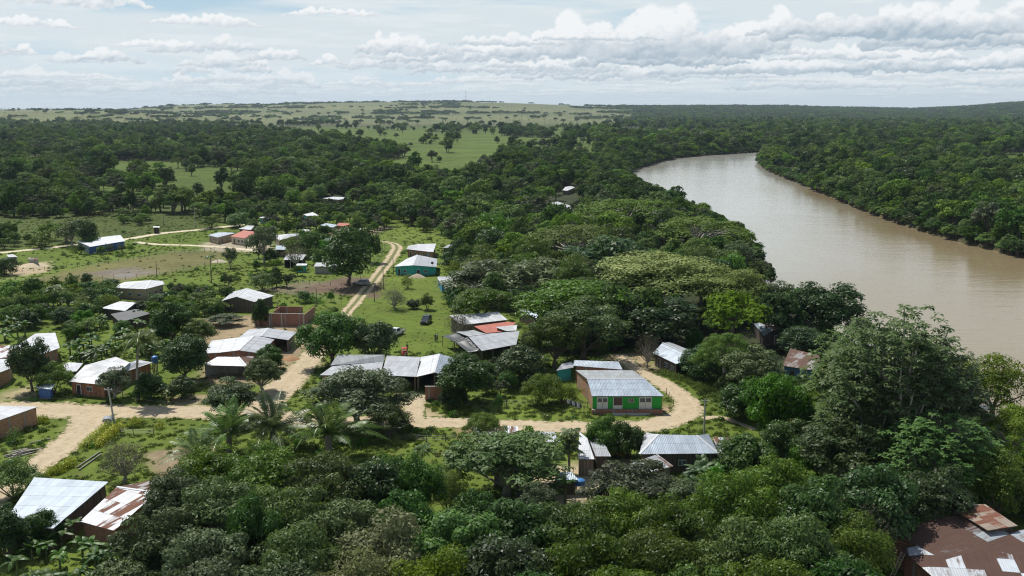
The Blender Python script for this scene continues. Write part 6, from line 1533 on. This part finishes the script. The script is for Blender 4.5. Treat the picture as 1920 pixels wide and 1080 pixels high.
def cloud(cx, base, w_, h_, dens=1.0, white=1.0, soft=1.0, dark=.5, flat=1.0):
    """cx, base height, half width, height; the puffs pile up over a level base"""
    m = max(12, h_*.5); i0 = max(0, int((cx-w_-m-AZ0)*K)); i1 = min(nx, int((cx+w_+m-AZ0)*K)); j0 = max(0, int((base-m-EL0)*K)); j1 = min(ny, int((base+h_*1.25+m-EL0)*K))
    if i1-i0 < 3 or j1-j0 < 3: return
    u = U[j0:j1, i0:i1]; v = V_[j0:j1, i0:i1]; q = min(1.0, h_/40)
    u = u+WU[j0:j1, i0:i1]*30*q+WF[j0:j1, i0:i1]*11*q; v = v+WV[j0:j1, i0:i1]*20*q+WF[j0:j1, i0:i1]*8*q
    n = int(10+w_/h_*20); A = np.full(u.shape, -9.0); Z = np.full(u.shape, -1e3)
    # envelope made of a few towers
    tw = [(srng.uniform(-.75, .75), srng.uniform(.55, 1.0), srng.uniform(.22, .5)) for _ in range(max(2, int(w_/h_*1.6)))]
    for k in range(n):
        t = srng.uniform(-1, 1); env = max(.40*(1-t*t), max(a_*math.exp(-((t-x_)/s_)**2) for x_, a_, s_ in tw))*(1-abs(t)**3)
        yy = base+h_*env*srng.uniform(.15, .80); r = h_*srng.uniform(.13, .30)*(.55+.6*env)
        x_ = cx+t*w_; rx = r*srng.uniform(1.0, 1.5); dd = ((u-x_)/rx)**2+((v-yy)/r)**2
        a_ = 1-dd; A = np.maximum(A, a_); Z = np.maximum(Z, np.sqrt(np.maximum(a_, 0))*r+srng.uniform(0, .25)*h_)
    body = 1-((u-cx)/(w_*.92))**2-((v-base-h_*.13)/(h_*.20))**2; A = np.maximum(A, body); Z = np.maximum(Z, np.sqrt(np.maximum(body, 0))*h_*.22)
    A = A-sst(base-v, -h_*.02, h_*.12)*1.6*flat
    al = sst(A+WF[j0:j1, i0:i1]*.7, -.06*soft, .30*soft+.12)*dens
    Z = np.maximum(Z, 0); Zs = Z.copy()
    for _ in range(2): Zs = (Zs+np.roll(Zs, 1, 0)+np.roll(Zs, -1, 0)+np.roll(Zs, 1, 1)+np.roll(Zs, -1, 1))/5
    gy, gx = np.gradient(Zs*K); sh = (-gx*(-.45)+-gy*.80+.55)/np.sqrt(1+gx*gx+gy*gy)
    sh = .5+.5*np.clip(sh, -.6, 1)
    hh = np.clip((v-base)/h_, 0, 1); lit_ = np.clip(.34+.50*sh+.42*hh**.6+WF[j0:j1, i0:i1]*.28-dark*(1-sst(hh, 0, .45)), 0, 1)[..., None]
    c_ = np.array([.40, .50, .585])*(1-lit_)+np.array([.93, .945, .955])*white*lit_  # sunlit tops and shaded bases go into the cloud colour
    # haze on far clouds, mixed into their colour
    air = float(np.clip(.62-base/110, 0, .42)); c_ = c_*(1-air)+air*np.array([.73, .81, .845])
    al = al[..., None]; col[j0:j1, i0:i1] = col[j0:j1, i0:i1]*(1-al)+c_*al
L_ = []
for _ in range(420):       # far rows close to the horizon
    b_ = srng.uniform(0, 1)**1.3*46+4; sc_ = .35+b_/48; L_.append((srng.uniform(AZ0, AZ1), b_, srng.uniform(16, 62)*sc_, srng.uniform(6, 13)*sc_, srng.uniform(.7, 1), 1, 1.2, .30, 1))
for _ in range(80):
    b_ = srng.uniform(45, 120); x_ = srng.uniform(900, AZ1); L_.append((x_, b_, srng.uniform(40, 120), srng.uniform(14, 30), srng.uniform(.7, .95), 1, 1.6, .45, 1))
for _ in range(90):
    b_ = srng.uniform(14, 96); x_ = srng.uniform(AZ0, 900); L_.append((x_, b_, srng.uniform(22, 70), srng.uniform(18, 40), srng.uniform(.6, .97), 1, 1.4, .38, 1))
# clouds one can point at: centre, y of the base and of the top in the photograph, half width
for cx, yb, yt, hw, dk in [(770, 106, 55, 100, .35), (870, 120, 82, 150, .4), (995, 112, 40, 70, .4), (1080, 110, 8, 90, .45), (1250, 112, -12, 150, .55), (1230, 125, 70, 150, .6), (1350, 105, 22, 120, .5), (1480, 75, 18, 95, .5), (1600, 82, -15, 180, .65), (1690, 82, 10, 110, .6),
        (1740, 100, 25, 160, .6), (1870, 80, -10, 120, .55), (1400, 142, 100, 190, .6), (1720, 138, 92, 200, .7), (1120, 150, 112, 160, .5), (960, 140, 108, 110, .4), (30, 122, 98, 60, .25), (114, 116, 92, 32, .2), (15, 180, 145, 60, .25), (120, 178, 150, 55, .25),
        (252, 165, 136, 36, .25), (225, 176, 156, 60, .3), (396, 142, 110, 34, .3), (380, 160, 136, 36, .3), (497, 140, 106, 34, .35), (562, 163, 118, 46, .35), (628, 124, 102, 34, .2), (690, 162, 142, 40, .3), (205, 34, -10, 130, .1), (50, 22, -20, 90, .1), (420, 60, 38, 110, .15), (120, 70, 50, 100, .15), (640, 40, 22, 90, .1), (330, 100, 84, 70, .15), (1500, 168, 140, 150, .5), (1820, 168, 138, 130, .5), (2100, 110, 20, 200, .6), (2350, 120, 30, 200, .5), (-250, 150, 100, 120, .3)]:
    L_.append((cx, 198-yb, hw, max(yb-yt, 12), .97, 1, 1.25 if yt > -5 else 1.6, dk, 1))
for c_ in sorted(L_, key=lambda t: t[1]+.25*t[3]): cloud(*c_)
me = None
a_ = (U-960)/F; e_ = V_/F; RD = 30000.0
X_, Y_, Z_ = RD*np.sin(a_), RD*np.cos(a_), CAMH+RD*np.tan(e_)
idx = np.arange(nx*ny).reshape(ny, nx); Fq = np.stack([idx[:-1, :-1], idx[:-1, 1:], idx[1:, 1:], idx[1:, :-1]], -1).reshape(-1, 4)
me = npmesh('sky', np.stack([X_.ravel(), Y_.ravel(), Z_.ravel()], 1), Fq, smooth=True)
fade = (sst(EL1-V_, 0, 160)*sst(np.minimum(U-AZ0, AZ1-U), 0, 300)).ravel()
at = me.attributes.new('sky_colour', 'FLOAT_COLOR', 'POINT'); at.data.foreach_set('color', np.concatenate([col.reshape(-1, 3), fade[:, None]], 1).astype(np.float32).ravel())
sm = bpy.data.materials.new('sky_light'); sm.use_nodes = True; sn = sm.node_tree; sn.nodes.clear()
so_ = sn.nodes.new('ShaderNodeOutputMaterial'); em = sn.nodes.new('ShaderNodeEmission'); tr_ = sn.nodes.new('ShaderNodeBsdfTransparent'); mx = sn.nodes.new('ShaderNodeMixShader')
aa = sn.nodes.new('ShaderNodeAttribute'); aa.attribute_name = 'sky_colour'; sn.links.new(aa.outputs['Color'], em.inputs[0]); sn.links.new(aa.outputs['Alpha'], mx.inputs[0]); sn.links.new(tr_.outputs[0], mx.inputs[1]); sn.links.new(em.outputs[0], mx.inputs[2]); sn.links.new(mx.outputs[0], so_.inputs['Surface'])
sm.cycles.emission_sampling = 'NONE'; me.materials.append(sm); tag(link(me, 'sky'), kind='structure')

if HAZE:
    hv = bpy.data.materials.new('air_haze'); hv.use_nodes = True; hn = hv.node_tree; hn.nodes.clear()
    ho = hn.nodes.new('ShaderNodeOutputMaterial'); pv = hn.nodes.new('ShaderNodeVolumePrincipled'); hn.links.new(pv.outputs[0], ho.inputs['Volume'])
    pv.inputs['Color'].default_value = (.66, .83, 1.0, 1); pv.inputs['Density'].default_value = HAZE; pv.inputs['Anisotropy'].default_value = .2
    mb = MB(); mb.box((0, 7900, 90), (33000, 16400, 206)); o = mb.build('haze', hv); tag(o, kind='stuff')
    hv.cycles.homogeneous_volume = True if hasattr(hv.cycles, 'homogeneous_volume') else None

cam = bpy.data.cameras.new('camera'); co = bpy.data.objects.new('camera', cam); C.objects.link(co)
cam.sensor_width = 36; cam.lens = 36*F/1920; cam.clip_start = .5; cam.clip_end = 60000
co.location = (0, 0, CAMH); co.rotation_euler = (math.pi/2-TH, 0, 0); SC.camera = co
SC.view_settings.view_transform = 'Standard'; SC.view_settings.look = 'None'; SC.view_settings.gamma = 1; SC.view_settings.exposure = EXPO
SC.render.engine = 'CYCLES'; cy = SC.cycles
cy.max_bounces = 6; cy.diffuse_bounces = 3; cy.glossy_bounces = 2; cy.transmission_bounces = 3; cy.volume_bounces = 0; cy.transparent_max_bounces = 4
cy.caustics_reflective = False; cy.caustics_refractive = False; cy.sample_clamp_indirect = 6
cy.pixel_filter_type = 'BLACKMAN_HARRIS'; cy.filter_width = 1.15; cy.use_denoising = DENO; cy.denoiser = 'OPENIMAGEDENOISE'; cy.denoising_input_passes = 'RGB_ALBEDO_NORMAL'; cy.denoising_prefilter = 'NONE'
SC.render.film_transparent = False
